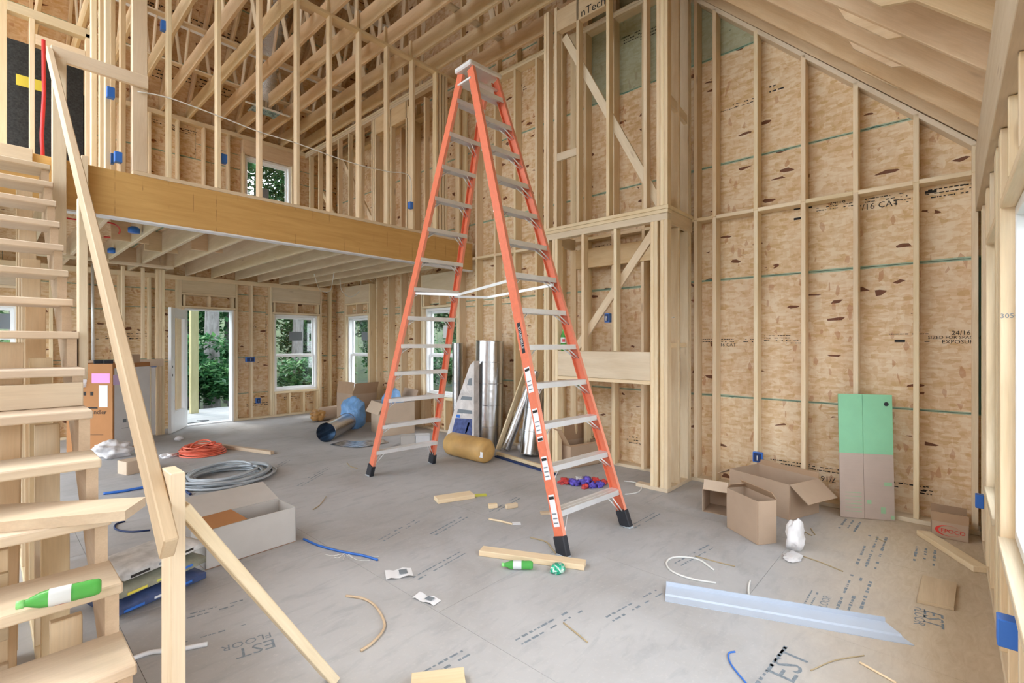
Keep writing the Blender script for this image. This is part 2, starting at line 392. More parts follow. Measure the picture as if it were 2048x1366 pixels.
box('sole_plate', -2.6, HD[0], BY, BS, 0, T2, M['pale'], wb); box('sole_plate', HD[1], GX, BY, BS, 0, T2, M['pale'], wb)
box('top_plate', -2.6, GX, BY, BS, 2.62, 2.70, M['pine'], wb); box('top_plate', -2.6, GX, BY, BS, 5.45, 5.53, M['pine'], wb); box('sole_plate', -2.6, GX, BY, BS, 3.02, 3.06, M['pine'], wb)
for h in (HD, HB, HL): framed_opening(wb, 'X', BY, BS, h, 2.62)
for u in (HU[0] - .04, HU[1] + .002): box('stud', u, u + T2, BY, BS, 3.06, 5.2, M['pine'], wb)
box('header', HU[0] - .04, HU[1] + .04, BY, BS, 5.17, 5.45, M['joist'], wb)
# ---------------------------------------------------------------- front wall with the big windows
wf = empty('wall_front', (4, FS, 0), kind='structure')
HA, HF = (3.66, 4.45, .555, 2.14), (2.02, 3.28, .575, 2.14)
Mf_ = plane_frame((0, FS - .011, 0), (1, 0, 0), (0, 0, 1))
sheathing(wf, Mf_, 1.9, GS, [0, 1.22, 2.44, 3.2], [HA, HF], M['osb'], backing=.004)
box('top_plate', -2.6, GS, FS, FY - .0, 3.0, 3.045, M['pine'], wf)
box('header_beam', -2.6, GX - .01, FS + .04, FY + .03, 2.52, 3.0, M['pale'], wf)
box('sole_plate', 1.9, GX, FS, FY, 0, T2, M['pale'], wf)
for x in (5.10, 4.97, 4.56, 4.48, 3.63, 3.59, 3.55, 3.38, 3.34, 3.30, 1.98, 1.94): box('stud', x - .019, x + .019, FS, FY, T2, 2.515, M['pine'], wf)
for h in (HA, HF):
    n = 4 if h is HF else 3
    box('blocking', h[0], h[1], FS, FY, h[3] + .004, h[3] + .042, M['pine'], wf)
    for i in range(n): u = h[0] + (h[1] - h[0] - T2) * i / (n - 1); box('cripple', u, u + T2, FS, FY, h[3] + .044, 2.515, M['pine'], wf); box('cripple', u, u + T2, FS, FY, T2, h[2] - .044, M['pine'], wf)
    box('sill_plate', h[0], h[1], FS, FY + .01, h[2] - .042, h[2] - .004, M['pale'], wf)
# unseen stretch of the front wall, added to cut light on the stairs
sheathing(wf, Mf_, -1.0, .75, [0, 1.22, 2.44, 3.2], [], M['osb'], backing=.004)
box('sole_plate', -1.0, .75, FS, FY, 0, T2, M['pale'], wf)
for i in range(5): box('stud', -.98 + .43 * i, -.942 + .43 * i, FS, FY - .01, T2, 2.515, M['pine'], wf)
wlft = empty('wall_left_added', (-2.6, 2.5, 0), kind='structure')  # unseen wall added to keep side light off the stairs
sheathing(wlft, plane_frame((-2.75, 0, 0), (0, -1, 0), (0, 0, 1)), -4.6, .32, [0, 1.22, 2.44, 3.1], [], M['osb'], backing=.004)
for i in range(12): box('stud', -2.74, -2.6, -.3 + S * i, -.262 + S * i, T2, 3.06, M['pine'], wlft)
box('sole_plate', -2.74, -2.6, -.3, 4.6, 0, T2, M['pale'], wlft); box('top_plate', -2.74, -2.6, -.3, 4.6, 3.06, 3.10, M['pale'], wlft)
# ---------------------------------------------------------------- windows and door
glass = NB('window_glass'); _g = glass
_tr = _g.n('ShaderNodeBsdfTransparent'); _gl = _g.n('ShaderNodeBsdfGlossy'); _gl.inputs['Roughness'].default_value = .02; _mx = _g.n('ShaderNodeMixShader'); _mx.inputs[0].default_value = .06
_g.l(_tr.outputs[0], _mx.inputs[1]); _g.l(_gl.outputs[0], _mx.inputs[2]); _g.l(_mx.outputs[0], _g.t.nodes['Material Output'].inputs[0]); M['glass'] = _g.m
def window(name, o, u, out, w, z0, z1, mid=True, sticker=None):   # o = lower corner on the wall plane, u = along, out = outward
    o, u, out = Vector(o), Vector(u), Vector(out)
    wn = empty(name, o, kind='structure')
    def bar(n, a, b, c, d, e, f, m, par=wn): 
        p = [o + u * q + out * r + Vector((0, 0, s_)) for q in (a, b) for r in (e, f) for s_ in (c, d)]
        xs, ys, zs = [q.x for q in p], [q.y for q in p], [q.z for q in p]
        return box(n, min(xs), max(xs), min(ys), max(ys), min(zs) , max(zs), m, par, ch=.002)
    h = z1 - z0; t = .045
    bar('window_frame', 0, t, 0, h, .02, .15, M['white']); bar('window_frame', w - t, w, 0, h, .02, .15, M['white'])
    bar('window_frame', t, w - t, 0, t, .02, .15, M['white']); bar('window_frame', t, w - t, h - t, h, .02, .15, M['white'])
    zs_ = [(t, h * .47, .07), (h * .46, h - t, .105)] if mid else [(t, h - t, .09)]
    for (a, b, dp) in zs_:
        sa = bar('sash', t, t + .035, a, b, dp, dp + .03, M['white']); bar('sash', w - t - .035, w - t, a, b, dp, dp + .03, M['white'])
        bar('sash', t + .035, w - t - .035, a, a + .04, dp, dp + .03, M['white']); bar('sash', t + .035, w - t - .035, b - .04, b, dp, dp + .03, M['white'])
        bar('pane', t + .03, w - t - .03, a + .035, b - .035, dp + .012, dp + .017, M['glass'], sa)
    if sticker:
        q0, q1, r0, r1, mt = sticker; st = bar('pane_sticker', q0 * w, q1 * w, r0 * h, r1 * h, .112, .1125, mt)
    return wn
M['stick'] = plain('grey_film_sticker', (.20, .23, .26), .6); M['stickw'] = plain('white_film_sticker', (.75, .77, .80), .6)
window('window_1', (HB[0], BY + .03, HB[2]), (1, 0, 0), (0, 1, 0), HB[1] - HB[0], HB[2], HB[3], True, (.38, .68, .66, .78, M['stick']))
window('window_2', (GX + .03, HW2[1], HW2[2]), (0, -1, 0), (1, 0, 0), HW2[1] - HW2[0], HW2[2], HW2[3], True, (.45, .72, .66, .78, M['stick']))
window('window_3', (GX + .03, HW3[1], HW3[2]), (0, -1, 0), (1, 0, 0), HW3[1] - HW3[0], HW3[2], HW3[3], True, (.42, .70, .66, .8, M['stickw']))
window('window_4', (HL[0], BY + .03, HL[2]), (1, 0, 0), (0, 1, 0), HL[1] - HL[0], HL[2], HL[3], True, (.68, .92, .6, .85, M['stick']))
window('window_5', (HU[0], BY + .03, HU[2]), (1, 0, 0), (0, 1, 0), HU[1] - HU[0], HU[2], HU[3], False, (.28, .55, .42, .62, M['stick']))
window('window_6', (HA[1], FY - .03, HA[2]), (-1, 0, 0), (0, -1, 0), HA[1] - HA[0], HA[2], HA[3])
window('window_7', (HF[1], FY - .03, HF[2]), (-1, 0, 0), (0, -1, 0), HF[1] - HF[0], HF[2], HF[3])
d1 = empty('door_1', (HD[0], BY, 0), kind='structure')
box('door_frame', HD[0], HD[0] + .03, BY - .02, BS + .02, .0, HD[3], M['white'], d1); box('door_frame', HD[1] - .03, HD[1], BY - .02, BS + .02, 0, HD[3], M['white'], d1)
box('door_frame', HD[0] + .03, HD[1] - .03, BY - .02, BS + .02, HD[3] - .03, HD[3], M['white'], d1); box('threshold', HD[0] + .03, HD[1] - .03, BY, BS + .03, 0.001, .02, M['alu'], d1)
hin = Vector((HD[0] + .02, BY - .02, .015)); fre = Vector((2.03, 9.42, .015)); dd = (fre - hin).normalized(); Ld = .76
nrm = Vector((0, 0, 1)).cross(dd)
def leafbar(n, a, b, c, d, m, th=.045, off=0): 
    p = hin + dd * ((a + b) / 2) + Vector((0, 0, (c + d) / 2)) + nrm * off
    return put(n, boxmesh(b - a, d - c, th, m, .002), d1, frame(p, dd, (0, 0, 1)))
for q in ((0, .13, 0, 2.07), (Ld - .13, Ld, 0, 2.07), (.13, Ld - .13, 0, .32), (.13, Ld - .13, 1.93, 2.07)): leafbar('door_leaf', *q, M['white'])
leafbar('pane', .13, Ld - .13, .32, 1.93, M['glass'], .008)
for q in ((.13, .155, .32, 1.93), (Ld - .155, Ld - .13, .32, 1.93), (.155, Ld - .155, .32, .345), (.155, Ld - .155, 1.905, 1.93)): leafbar('glass_bead', *q, M['white'], .052)
for z in (.93, 1.07): leafbar('lock_hole', Ld - .075, Ld - .045, z, z + .04, M['black'], .047)
# ---------------------------------------------------------------- loft floor and its edge beam
lf = empty('floor_loft', (2, 5.6, 2.7), kind='structure')
LX0, LY0 = -2.6, 5.58
tagp(box('edge_beam', LX0, GX - .002, LY0, LY0 + .045, 2.645, 3.062, M['lvl'], lf), 'deep golden laminated beam along the loft edge')
box('edge_beam', LX0, GX - .002, LY0 + .047, LY0 + .092, 2.645, 3.062, M['lvl'], lf)
box('nailer', .35, GX - .002, LY0 - .004, LY0 + .10, 2.63, 2.645, M['paper'], lf, ch=0)
sheathing(lf, plane_frame((0, 0, 3.004), (0, 1, 0), (-1, 0, 0)), LY0 + .094, BY, [-5.2 + 1.22 * i for i in range(7)], [], M['osb'], th=.018)
x = -2.45
while x < GX - .05:
    box('joist', x - .019, x + .019, LY0 + .094, BY, 2.70, 2.985, M['pale'], lf); x += S
box('joist_blocking', .4, 1.9, 9.4, 9.438, 2.72, 2.98, M['joist'], lf)
for i, x in enumerate((.98, 1.39, 1.79)): box('blocking', x + .02, x + S - .02, 7.3 + .5 * (i % 2), 7.338 + .5 * (i % 2), 2.72, 2.98, M['joist'], lf)
for y0, x0 in ((8.9, .4), (9.0, 1.2)): box('blocking', x0, x0 + .8, y0, y0 + .09, 2.66, 2.698, M['pale'], lf)
# loft stud wall above the beam
wl = empty('wall_loft', (2, LY0, 3.06), kind='structure')
box('sole_plate', .92, GX - .002, LY0, LY0 + .092, 3.063, 3.10, M['pale'], wl)
tagp(box('post', .918, 1.03, LY0, LY0 + .092, 3.10, 8.0, M['pale'], wl), 'wide built-up post rising out of the loft edge')
lst = [1.203, 1.63, 2.035, 2.446, 2.842, 3.239, 3.655, 4.071]
for x in lst + [4.49, 4.55, 4.61, 4.67, 4.93, 5.08]:
    box('stud', x - .019, x + .019, LY0, LY0 + .089, 3.10, 5.49, M['pine'], wl)
for x in lst: box('stud', x - .019, x + .019, LY0 + .05, LY0 + .089, 5.53, 5.78, M['pine'], wl)
box('top_plate', 1.03, GX - .002, LY0, LY0 + .089, 5.49, 5.528, M['pine'], wl)
# partition running back through the loft
wp = empty('wall_loft_partition', (4.6, 8, 3.06), kind='structure')
PX = 4.62
for i, y in enumerate((5.75, 6.0, 6.42, 6.48, 6.92, 7.4, 7.45, 7.5, 7.9, 8.3, 8.7, 9.1, 9.5, 9.9)):
    box('stud', PX - .044, PX + .044, y - .019, y + .019, 3.05, 5.30 if 5.9 < y < 6.45 else 5.41, M['pine'], wp)
for z in (5.43, 5.47, 5.51): box('top_plate', PX - .044, PX + .044, LY0 + .1, BY, z - .018, z + .018, M['pale'], wp)
box('header', PX - .044, PX + .044, 6.44, 7.38, 5.12, 5.41, M['joist'], wp)
board('brace', (PX + .1, 7.2, 3.05), (PX + .1, 8.9, 5.2), .089, .038, M['pine'], wp); board('brace', (PX + .1, 8.2, 3.05), (PX + .1, 9.6, 4.6), .089, .038, M['pine'], wp)
# ---------------------------------------------------------------- roof: rafters, ceiling joists, webs, sheathing
ce = empty('ceiling', (1, 5, 5.5), kind='structure')
JX = [4.91 - S * i for i in range(18)]
for x in JX:
    box('ceiling_joist', x - .019, x + .019, 2.20, BY + .1, 5.53, 5.765, M['joist'], ce)
    board('top_chord', (x, BY + .35, 5.50), (x, 6.2, 9.65), .14, .038, M['joist'], ce, up=(0, 1, 1))
    for (ya, yb, zb) in ((8.9, 9.3, 6.55), (8.9, 7.9, 7.95), (6.9, 7.8, 8.0), (6.6, 6.25, 9.5), (4.4, 5.2, 8.45), (3.4, 3.6, 6.85)):
        board('web', (x + .03, ya, 5.56), (x + .03, yb, zb), .089, .022, M['pale'], ce, up=(0, 1, 0))
RX = [4.915 - .488 * i for i in range(16)]
for x in [5.235] + RX: board('rafter', (x, FY - .25, 3.04 - .18 + .18 * 0 + .1 + .02), (x, 6.2, 9.42 + .16), .235, .038, M['joist'], ce, up=(0, -1, 1))
for y, z in ((2.9, 5.79), (4.7, 5.79), (6.1, 5.79), (7.6, 5.79), (8.8, 5.79)): board('lateral_brace', (-2.4, y, z), (GX - .05, y, z), .025, .10, M['pale'], ce)
for y, z in ((8.55, 6.3), (7.55, 7.2), (4.2, 7.0)): board('lateral_brace', (-2.4, y, z), (GX - .05, y, z), .10, .022, M['paper'], ce, up=(0, 1, -1))
r2 = math.sqrt(.5)
# plywood scabs hanging below the rafters, with level-cut ends
scab = [((1723, 142), (1797, 177), (1835, 172)), ((1707, 97), (1784, 134), (1840, 127)), ((1690, 38), (1775, 78), (1840, 66)), ((1660, -40), (1762, 12), (1855, -5))]
for X, (a, b, c_) in zip(RX, scab):
    A, B, D = (atX(*p, X + .02) for p in (a, b, c_))
    up = (A - B).normalized() * .12
    pts = [A, B, D, D + Vector((0, .05, .10)), A + Vector((0, .05, .12))]
    Ms = plane_frame((X + .021, 0, 0), (0, 1, 0), (0, 0, 1))
    slab('rafter_scab', [(p.y, p.z) for p in pts], -.022, M['joist'], ce, Ms)
of = .30   # sheathing lies on the outer edge of the rafters
Mr = plane_frame((0, FY, 3.02 + of), (1, 0, 0), (0, r2, r2)); sheathing(ce, Mr, -.3, GS + .01, [-.6 + 1.22 * i for i in range(9)], [], M['roof'], clips=[(0, 1, 9.14)], th=-.012, backing=.018); sheathing(ce, Mr, -2.6, -.302, [-.6 + 1.22 * i for i in range(5)], [], M['roof'], th=-.012, backing=.018)  # unseen left roof shaped for light: lower rows shade stairs, upper ones left off
Mr2 = plane_frame((0, BY + .1, 5.72 + .14), (-1, 0, 0), (0, -r2, r2)); sheathing(ce, Mr2, -GS - .01, .3, [-.6 + 1.22 * i for i in range(6)], [], M['roof'], clips=[(0, 1, 5.55)], th=-.012, backing=.018)
# ---------------------------------------------------------------- fireplace chase framing
ch = empty('wall_chase', (4.9, 2.8, 0), 'tall open-framed fireplace chase of pale studs against the gable wall', kind='structure')
CX = 4.58; CY1, CY2 = 2.075, 3.65
d9 = .089
def cs(y, z0, z1, n='stud', m='pine', x0=CX, x1=CX + d9): return box(n, x0, x1, y - .019, y + .019, z0, z1, M[m], ch)
box('sole_plate', CX, CX + d9, CY1, CY1 + .35, 0, T2, M['pale'], ch); box('sole_plate', CX + d9, GX, CY1, CY1 + d9, 0, T2, M['pale'], ch); box('sole_plate', CX + d9, GX, CY2 - d9, CY2, 0, T2, M['pale'], ch)
for z in (2.75, 2.845): pass
box('top_plate', CX, CX + d9, CY1, CY2, 2.735, 2.805, M['pale'], ch); box('top_plate', CX - .005, CX + d9, CY1 - .005, CY2, 2.806, 2.842, M['pine'], ch); box('ledge_plate', CX - .012, CX + d9 + .02, CY1 - .012, CY2 + .01, 2.843, 2.88, M['pine'], ch)
box('top_plate', CX + d9, GX, CY1, CY1 + .038, 2.70, 2.842, M['pale'], ch); box('ledge_plate', CX + d9 + .02, GX, CY1 - .012, CY1 + d9, 2.843, 2.88, M['pine'], ch)
box('top_plate', CX + d9, GX, CY2 - .038, CY2, 2.70, 2.842, M['pale'], ch); box('back_header', GX - .06, GX - .002, CY1 + .05, CY2 - .05, 2.45, 2.69, M['joist'], ch)
for y in (2.094, 2.135, 2.20, 2.24): cs(y, T2, 2.735)
for y in (3.63, 3.59, 3.50, 3.46): cs(y, T2, 2.735)
for y in (3.086, 2.668): cs(y, 1.41, 2.735)
for k in (0, .04): box('fireplace_header', CX + .002 + k, CX + .039 + k, 2.262, 3.44, 1.11, 1.405, M['joist'] if k else M['pale'], ch)
box('header_plate', CX, CX + d9, 2.262, 3.44, 1.07, 1.108, M['pine'], ch)
board('brace', (CX + .105, 3.25, 1.42), (CX + .105, 2.22, 2.72), .089, .030, M['pale'], ch)
for y in (2.3, 2.62, 3.0, 3.4): box('stud', GX - .09, GX - .004, y - .019, y + .019, T2, 2.44, M['pine'], ch)
for x in (4.86, 5.155): box('stud', x - .019, x + .019, CY1, CY1 + d9, T2, 2.70, M['pine'], ch); box('stud', x - .019, x + .019, CY1, CY1 + d9, 2.882, 5.5, M['pine'], ch); box('stud', x - .019, x + .019, CY2 - d9, CY2, T2, 2.7, M['pine'], ch); box('stud', x - .019, x + .019, CY2 - d9, CY2, 2.882, 5.5, M['pine'], ch)
box('stud', 5.09, 5.128, CY1, CY1 + d9, 2.882, 5.5, M['pale'], ch); box('stud', 5.09, 5.128, CY1, CY1 + d9, T2, 2.70, M['pale'], ch)
for y in (2.094, 2.135, 2.175, 2.318, 2.76, 3.155, 3.47, 3.59, 3.63): cs(y, 2.882, 5.5)
board('brace', (CX + .105, 3.41, 5.17), (CX + .105, 2.2, 2.92), .089, .030, M['pale'], ch)
box('blocking', CX + d9, GX, CY1 + .02, CY1 + .058, 1.45, 1.50, M['pine'], ch); box('blocking', CX, CX + .03, 3.17, 3.45, 3.66, 3.75, M['pale'], ch)
board('blocking', (4.62, CY1 + .03, 3.98), (5.11, CY1 + .03, 3.90), .10, .038, M['pale'], ch)
box('header', CX, CX + d9, 2.79, 3.45, 5.2, 5.45, M['joist'], ch)
# ---------------------------------------------------------------- lower partition at the back left with the porch post
pl = empty('wall_closet', (1.9, 9.6, 0), kind='structure')
for x in (1.885, 1.925, 1.965): box('stud', x - .019, x + .019, 9.50, 9.59, 0, 2.70, M['pine'], pl)
box('ledge', .9, 1.95, 9.42, 9.50, 1.12, 1.24, M['cardlt'], pl)
for x in (1.70, 1.45): box('stud', x - .019, x + .019, 9.50, 9.59, 1.25, 2.70, M['pine'], pl)
box('panel', 1.55, 1.78, 9.44, 9.46, .02, 1.12, M['white'], pl); box('panel', 1.79, 1.85, 9.44, 9.46, .02, 1.12, M['white'], pl)
# ================================================================ STAIRCASE
st = empty('staircase', (.0, 3.2, 0), 'open-riser pine staircase climbing along the left to the loft', 'staircase')
tz = lambda k: 2.869 - .187 * k
ty = lambda k: 5.11 - .24 * k
yr = lambda k: ty(k) + .028
for k in range(15):
    box('tread', -.74, .34, ty(k), ty(k) + .282, tz(k) - .038, tz(k), M['tread'], st, ch=.005)
zu = lambda y: 2.644 - .178 + .779 * (y - 5.135)
pts = [(yr(14), 0)]
for k in range(14, -1, -1): pts += [(yr(k), tz(k) - .039), (yr(k - 1) if k else 5.575, tz(k) - .039)]
pts += [(5.575, zu(5.575)), (1.97, 0.0)]
for X in (.332, -.66): slab('stringer', pts, .04, M['rail'], st, plane_frame((X, 0, 0), (0, 1, 0), (0, 0, 1)))
box('riser', -.74, .33, yr(8) - .03, yr(8) - .002, tz(9) + .002, tz(9) + .118, M['tread'], st)
box('nosing_board', -.74, .262, LY0 - .04, LY0 - .002, 2.93, 3.085, M['pale'], st)
hr = board('handrail', (.364, 1.69, .895), (.364, 5.60, .895 + .781 * 3.91), .089, .038, M['rail'], st, up=(0, -1, 1), ch=.004)
box('newel_post', .385, .424, 1.77, 1.89, 0, 1.095, M['pale'], st)
box('baluster_post', .343, .381, 3.50, 3.59, 1.30, 2.30, M['pale'], st)
box('newel_post', .375, .462, LY0 - .092, LY0 - .003, 2.25, 3.875, M['pale'], st)
box('guard_rail', .37, 1.03, LY0 - .04, LY0 - .002, 3.875, 3.99, M['pale'], st)
box('cleat', .555, .60, LY0 - .09, LY0 - .003, 2.66, 3.11, M['pale'], st)
bp = atY(372, 1030, 1.83); board('diagonal_brace', bp + Vector((-.02, 0, .04)), (1.03, 2.02, .02), .038, .089, M['pale'], st, up=(0.6, 0, .8))
# stud wall under the flight
ws = empty('wall_stair', (.2, 4, 0), kind='structure')
for i in range(9):
    y = 5.30 - S * i
    if zu(y) > .3: box('stud', .16, .25, y - .019, y + .019, T2, zu(y) + .09, M['pine'] if i % 3 else M['joist'], ws)
box('sole_plate', .16, .25, 2.0, 5.5, 0, T2, M['pine'], ws)
# things on and under the stairs
P = [fl(-60, 1050, .85), fl(250, 1022, .85), fl(291, 994, .85), fl(-60, 1012, .85)]
lp = slab('loose_plank', [(p.x - P[1].x, p.y - P[1].y) for p in P], .038, M['tread'], None, Matrix.Translation((P[1].x, P[1].y, tz(11) + .0385)), label='loose angled-end plank lying across a lower stair tread', cat='plank')
for i, (y, x0, dx) in enumerate(((2.95, .02, .03), (3.3, .035, .035))):
    board('leaning_board', (x0, y, .03), (x0 + dx, y + .35, 1.3 + .2 * i), .14, .036, M['joist'], None, up=(1, 0, 0), label=('wide brown board leaning behind the lower stair treads', 'taller brown board leaning furthest back behind the treads')[i], cat='board')
rk = empty('basement_steps_standin', (-.12, 3.0, 0), 'reddish slatted frame standing in for basement steps under the lowest treads', 'step frame')  # slatted frame added in place of the basement flight below the stairs
for i in range(4):
    box('slat', -.50, .06, 2.60, 2.63, .05 + .17 * i, .13 + .17 * i, M['rail'], rk); box('slat', -.50, .06, 3.2, 3.23, .05 + .17 * i, .13 + .17 * i, M['rail'], rk)
for x in (-.50, .02):
    for y in (2.632, 3.16): box('post', x, x + .04, y, y + .038, 0, .72, M['joist'], rk)
# ---------------------------------------------------------------- bottles
def bottle_mesh(s=1.0):
    k = bpy.data.materials.get('green_bottle_plastic')
    prof = [(0, .004), (.022, 0), (.031, .008), (.0335, .03), (.0325, .07), (.0335, .075), (.0335, .135), (.0325, .14), (.0335, .16), (.030, .185), (.022, .205), (.0145, .222), (.0125, .232)]
    return [(r * s, h * s) for r, h in prof]
_k = NB('green_bottle_plastic'); _k.b.inputs['Transmission Weight'].default_value = .55; _k.b.inputs['IOR'].default_value = 1.2; M['bottle'] = _k.done((.16, .62, .16), .12)
M['cap'] = plain('green_cap', (.28, .72, .24), .4); M['blabel'] = plain('silver_bottle_label', (.66, .69, .70), .35); M['pinkink'] = plain('label_red', (.62, .05, .08), .5)
def bottle(loc, axis, label, s=1.0, up=(0, 0, 1), group=None):
    z = Vector(axis).normalized(); x = Vector(up).cross(z)
    if x.length < .1: x = Vector((1, 0, 0))
    x.normalize(); Mx = Matrix((x, z.cross(x), z)).transposed().to_4x4(); Mx.translation = Vector(loc)
    b = put('soda_bottle', lathe(bottle_mesh(s), M['bottle'], 20), None, Mx, label, 'bottle')
    put('bottle_cap', lathe([(0, .252 * s), (.0150 * s, .252 * s), (.0158 * s, .249 * s), (.0158 * s, .230 * s), (.0, .230 * s)], M['cap'], 16), b, Mx)
    bl_ = put('bottle_label', lathe([(.0340 * s, .092 * s), (.0342 * s, .093 * s), (.0342 * s, .158 * s), (.0340 * s, .159 * s)], M['blabel'], 20), b, Mx)
    m2 = Mx @ Matrix.Rotation(-.9, 4, 'Z'); v = []; fs = []
    for i in range(5):
        a = -.5 + i * .25
        for h in (.104, .140): v.append((.0346 * s * math.sin(a), -.0346 * s * math.cos(a), h * s))
    fs = [[2 * i, 2 * i + 1, 2 * i + 3, 2 * i + 2] for i in range(4)]
    put('label_print', pyd(v, fs, M['pinkink']), bl_, m2); return b
a = fl(203, 1166, tz(12) + .037); b_ = fl(32, 1206, tz(12) + .037); ax = (b_ - a)
sb = ax.length / .252
a.z = tz(12) + .0338 * sb
bottle(a, (ax.x, ax.y, 0), 'green plastic soda bottle lying on a lower stair tread', sb, up=(0, 1, .6))
a = fl(1066, 1128, .036); b_ = fl(1003, 1127, .036); ax = b_ - a; s_ = ax.length / .252; a.z = .0345 * s_
bottle(a, (ax.x, ax.y, 0), 'green plastic soda bottle on the floor against the timber offcut', s_)
q = atX(1126, 690, CX + .03); bottle((q.x + .01, q.y, 1.4055), (0, 0, 1), 'green soda bottle standing upright on the fireplace header', 1.0)
# ================================================================ LADDER
LD = Matrix.Translation((3.233, 3.388, 0)) @ Matrix.Rotation(math.radians(-4.2), 4, 'Z')
ld = put('step_ladder', None, None, LD, 'very tall orange fibreglass double-sided step ladder with aluminium steps', 'ladder')
HT = 4.08
def lpt(sx, sy, z):            # rail centre at height z ; sx = +-1 side, sy = -1 front, +1 rear
    t = z / HT; w = (.405 if sy < 0 else .43) * (1 - t) + .165 * t; dpt = 1.42 * (1 - t) + .075 * t
    return Vector((sx * w, sy * dpt, z))
def cprofile(p0, p1, sx, sy):  # C-channel rail: web outward
    d = (p1 - p0).normalized(); out = Vector((sx, 0, 0)); out = (out - d * out.dot(d)).normalized(); fw = d.cross(out).normalized()
    W2, F, t = .043, .030, .005
    prof = [(0, -W2), (0, W2), (-F, W2), (-F, W2 - t), (-t, W2 - t), (-t, -W2 + t), (-F, -W2 + t), (-F, -W2)]
    v = [p + out * a + fw * b for p in (p0, p1) for a, b in prof]
    n = 8; fs = [[i, (i + 1) % n, (i + 1) % n + n, i + n] for i in range(n)] + [list(range(n))[::-1], list(range(n, 2 * n))]
    me = pyd(v, fs, [M['orange'], M['orange2']])
    for i in (1, 7): me.polygons[i].material_index = 1
    return me
for sx in (-1, 1):
    for sy in (-1, 1):
        p0, p1 = lpt(sx, sy, .05), lpt(sx, sy, HT)
        r_ = put('rail', cprofile(p0, p1, sx, sy), ld, LD)
        f0 = lpt(sx, sy, 0); f1 = lpt(sx, sy, .13)
        dm = LD @ frame((f0 + f1) / 2 + Vector((-sx * .012, 0, .0)), (f1 - f0), (0, 1, 0))
        ft_ = put('foot', boxmesh((f1 - f0).length, .10, .050, M['black'], .006), ld, dm)
        put('foot_pad', boxmesh(.095, .055, .014, M['grey'], .003), ft_, LD @ frame(f0 + Vector((-sx * .01, 0, .008)), (0, 1, 0), (1, 0, 0)))
def step_mesh(L):              # ribbed aluminium tread with a turned-down lip
    prof = [(-.045, 0), (-.045, -.042), (-.041, -.042), (-.041, -.005), (.041, -.005), (.041, -.042), (.045, -.042), (.045, 0), (.030, 0), (.028, -.002), (.014, -.002), (.012, 0), (-.012, 0), (-.014, -.002), (-.028, -.002), (-.030, 0)]
    n = len(prof); v = [(x_, a, b) for x_ in (-L / 2, L / 2) for a, b in prof]
    return pyd(v, [[i, i + n, (i + 1) % n + n, (i + 1) % n] for i in range(n)] + [list(range(n)), list(range(2 * n - 1, n - 1, -1))], M['alu'])
for sy in (-1, 1):
    for k in range(1, 14):
        z = .297 * k; a, b = lpt(-1, sy, z), lpt(1, sy, z); L = (b - a).length - .012
        sp_ = put('step', step_mesh(L), ld, LD @ Matrix.Translation((a + b) / 2))
        if k < 13:
            for sx in (-1, 1):
                p = (a if sx < 0 else b); q = lpt(sx, sy, z - (.12 if k > 1 else .2))
                for dy in (-.03, .03):
                    put('knee_brace', tube_mesh([p + Vector((-sx * .115, dy, -.035)), q + Vector((-sx * .012, dy * .6, 0))], .0055, M['alu'], 6), sp_, LD)
put('top_cap', boxmesh(.40, .05, .25, M['alu'], .012), ld, LD @ frame((0, 0, HT + .035), (1, 0, 0), (0, 0, 1)))
put('top_plate', boxmesh(.36, .02, .20, M['alu'], .004), ld, LD @ frame((0, 0, HT - .10), (1, 0, 0), (0, 0, 1)))
for sx in (-1, 1):
    p, q = lpt(sx, -1, 2.02), lpt(sx, 1, 2.02); m_ = Vector((sx * .22, .08, 1.96)); x0 = -sx * .03
    put('spreader', boxmesh((m_ - p).length, .025, .006, M['alu'], .001), ld, LD @ frame((p + m_) / 2 + Vector((x0, 0, 0)), m_ - p, (0, 0, 1)))
    put('spreader', boxmesh((m_ - q).length, .025, .006, M['alu'], .001), ld, LD @ frame((q + m_) / 2 + Vector((x0, 0, 0)), m_ - q, (0, 0, 1)))
def text_mesh(s, size, mat):
    cu = bpy.data.curves.new('t', 'FONT'); cu.body = s; cu.size = size; cu.align_x = 'CENTER'; cu.align_y = 'CENTER'; cu.resolution_u = 2
    o = bpy.data.objects.new('t', cu); C.objects.link(o); dg = bpy.context.evaluated_depsgraph_get(); me = bpy.data.meshes.new_from_object(o.evaluated_get(dg)); bpy.data.objects.remove(o); bpy.data.curves.remove(cu)
    me.materials.clear(); me.materials.append(mat); return me
# decals on the outer face of the near rail
def decal(name, sx, sy, z0, z1, wd_, mat, off=.0012, text=None, tsize=.03, tmat=None, par=None):
    a, b = lpt(sx, sy, z0), lpt(sx, sy, z1); d = (b - a).normalized(); out = Vector((sx, 0, 0)); out = (out - d * out.dot(d)).normalized(); fw = d.cross(out).normalized()
    Md = LD @ plane_frame((a + b) / 2 + out * off, -d, fw) if fw.cross(d).dot(out) > 0 else LD @ plane_frame((a + b) / 2 + out * off, -d, -fw)
    if name: o = slab(name, [(-(b - a).length / 2, -wd_ / 2), ((b - a).length / 2, -wd_ / 2), ((b - a).length / 2, wd_ / 2), (-(b - a).length / 2, wd_ / 2)], .001, mat, par or ld, Md)
    if text: put('lettering', text_mesh(text, tsize, tmat), o, Md @ Matrix.Translation((0, 0, .0012)))
    return o
decal('name_plate', -1, -1, 1.42, 1.66, .034, M['black'], text='LOUISVILLE', tsize=.036, tmat=M['paper'])
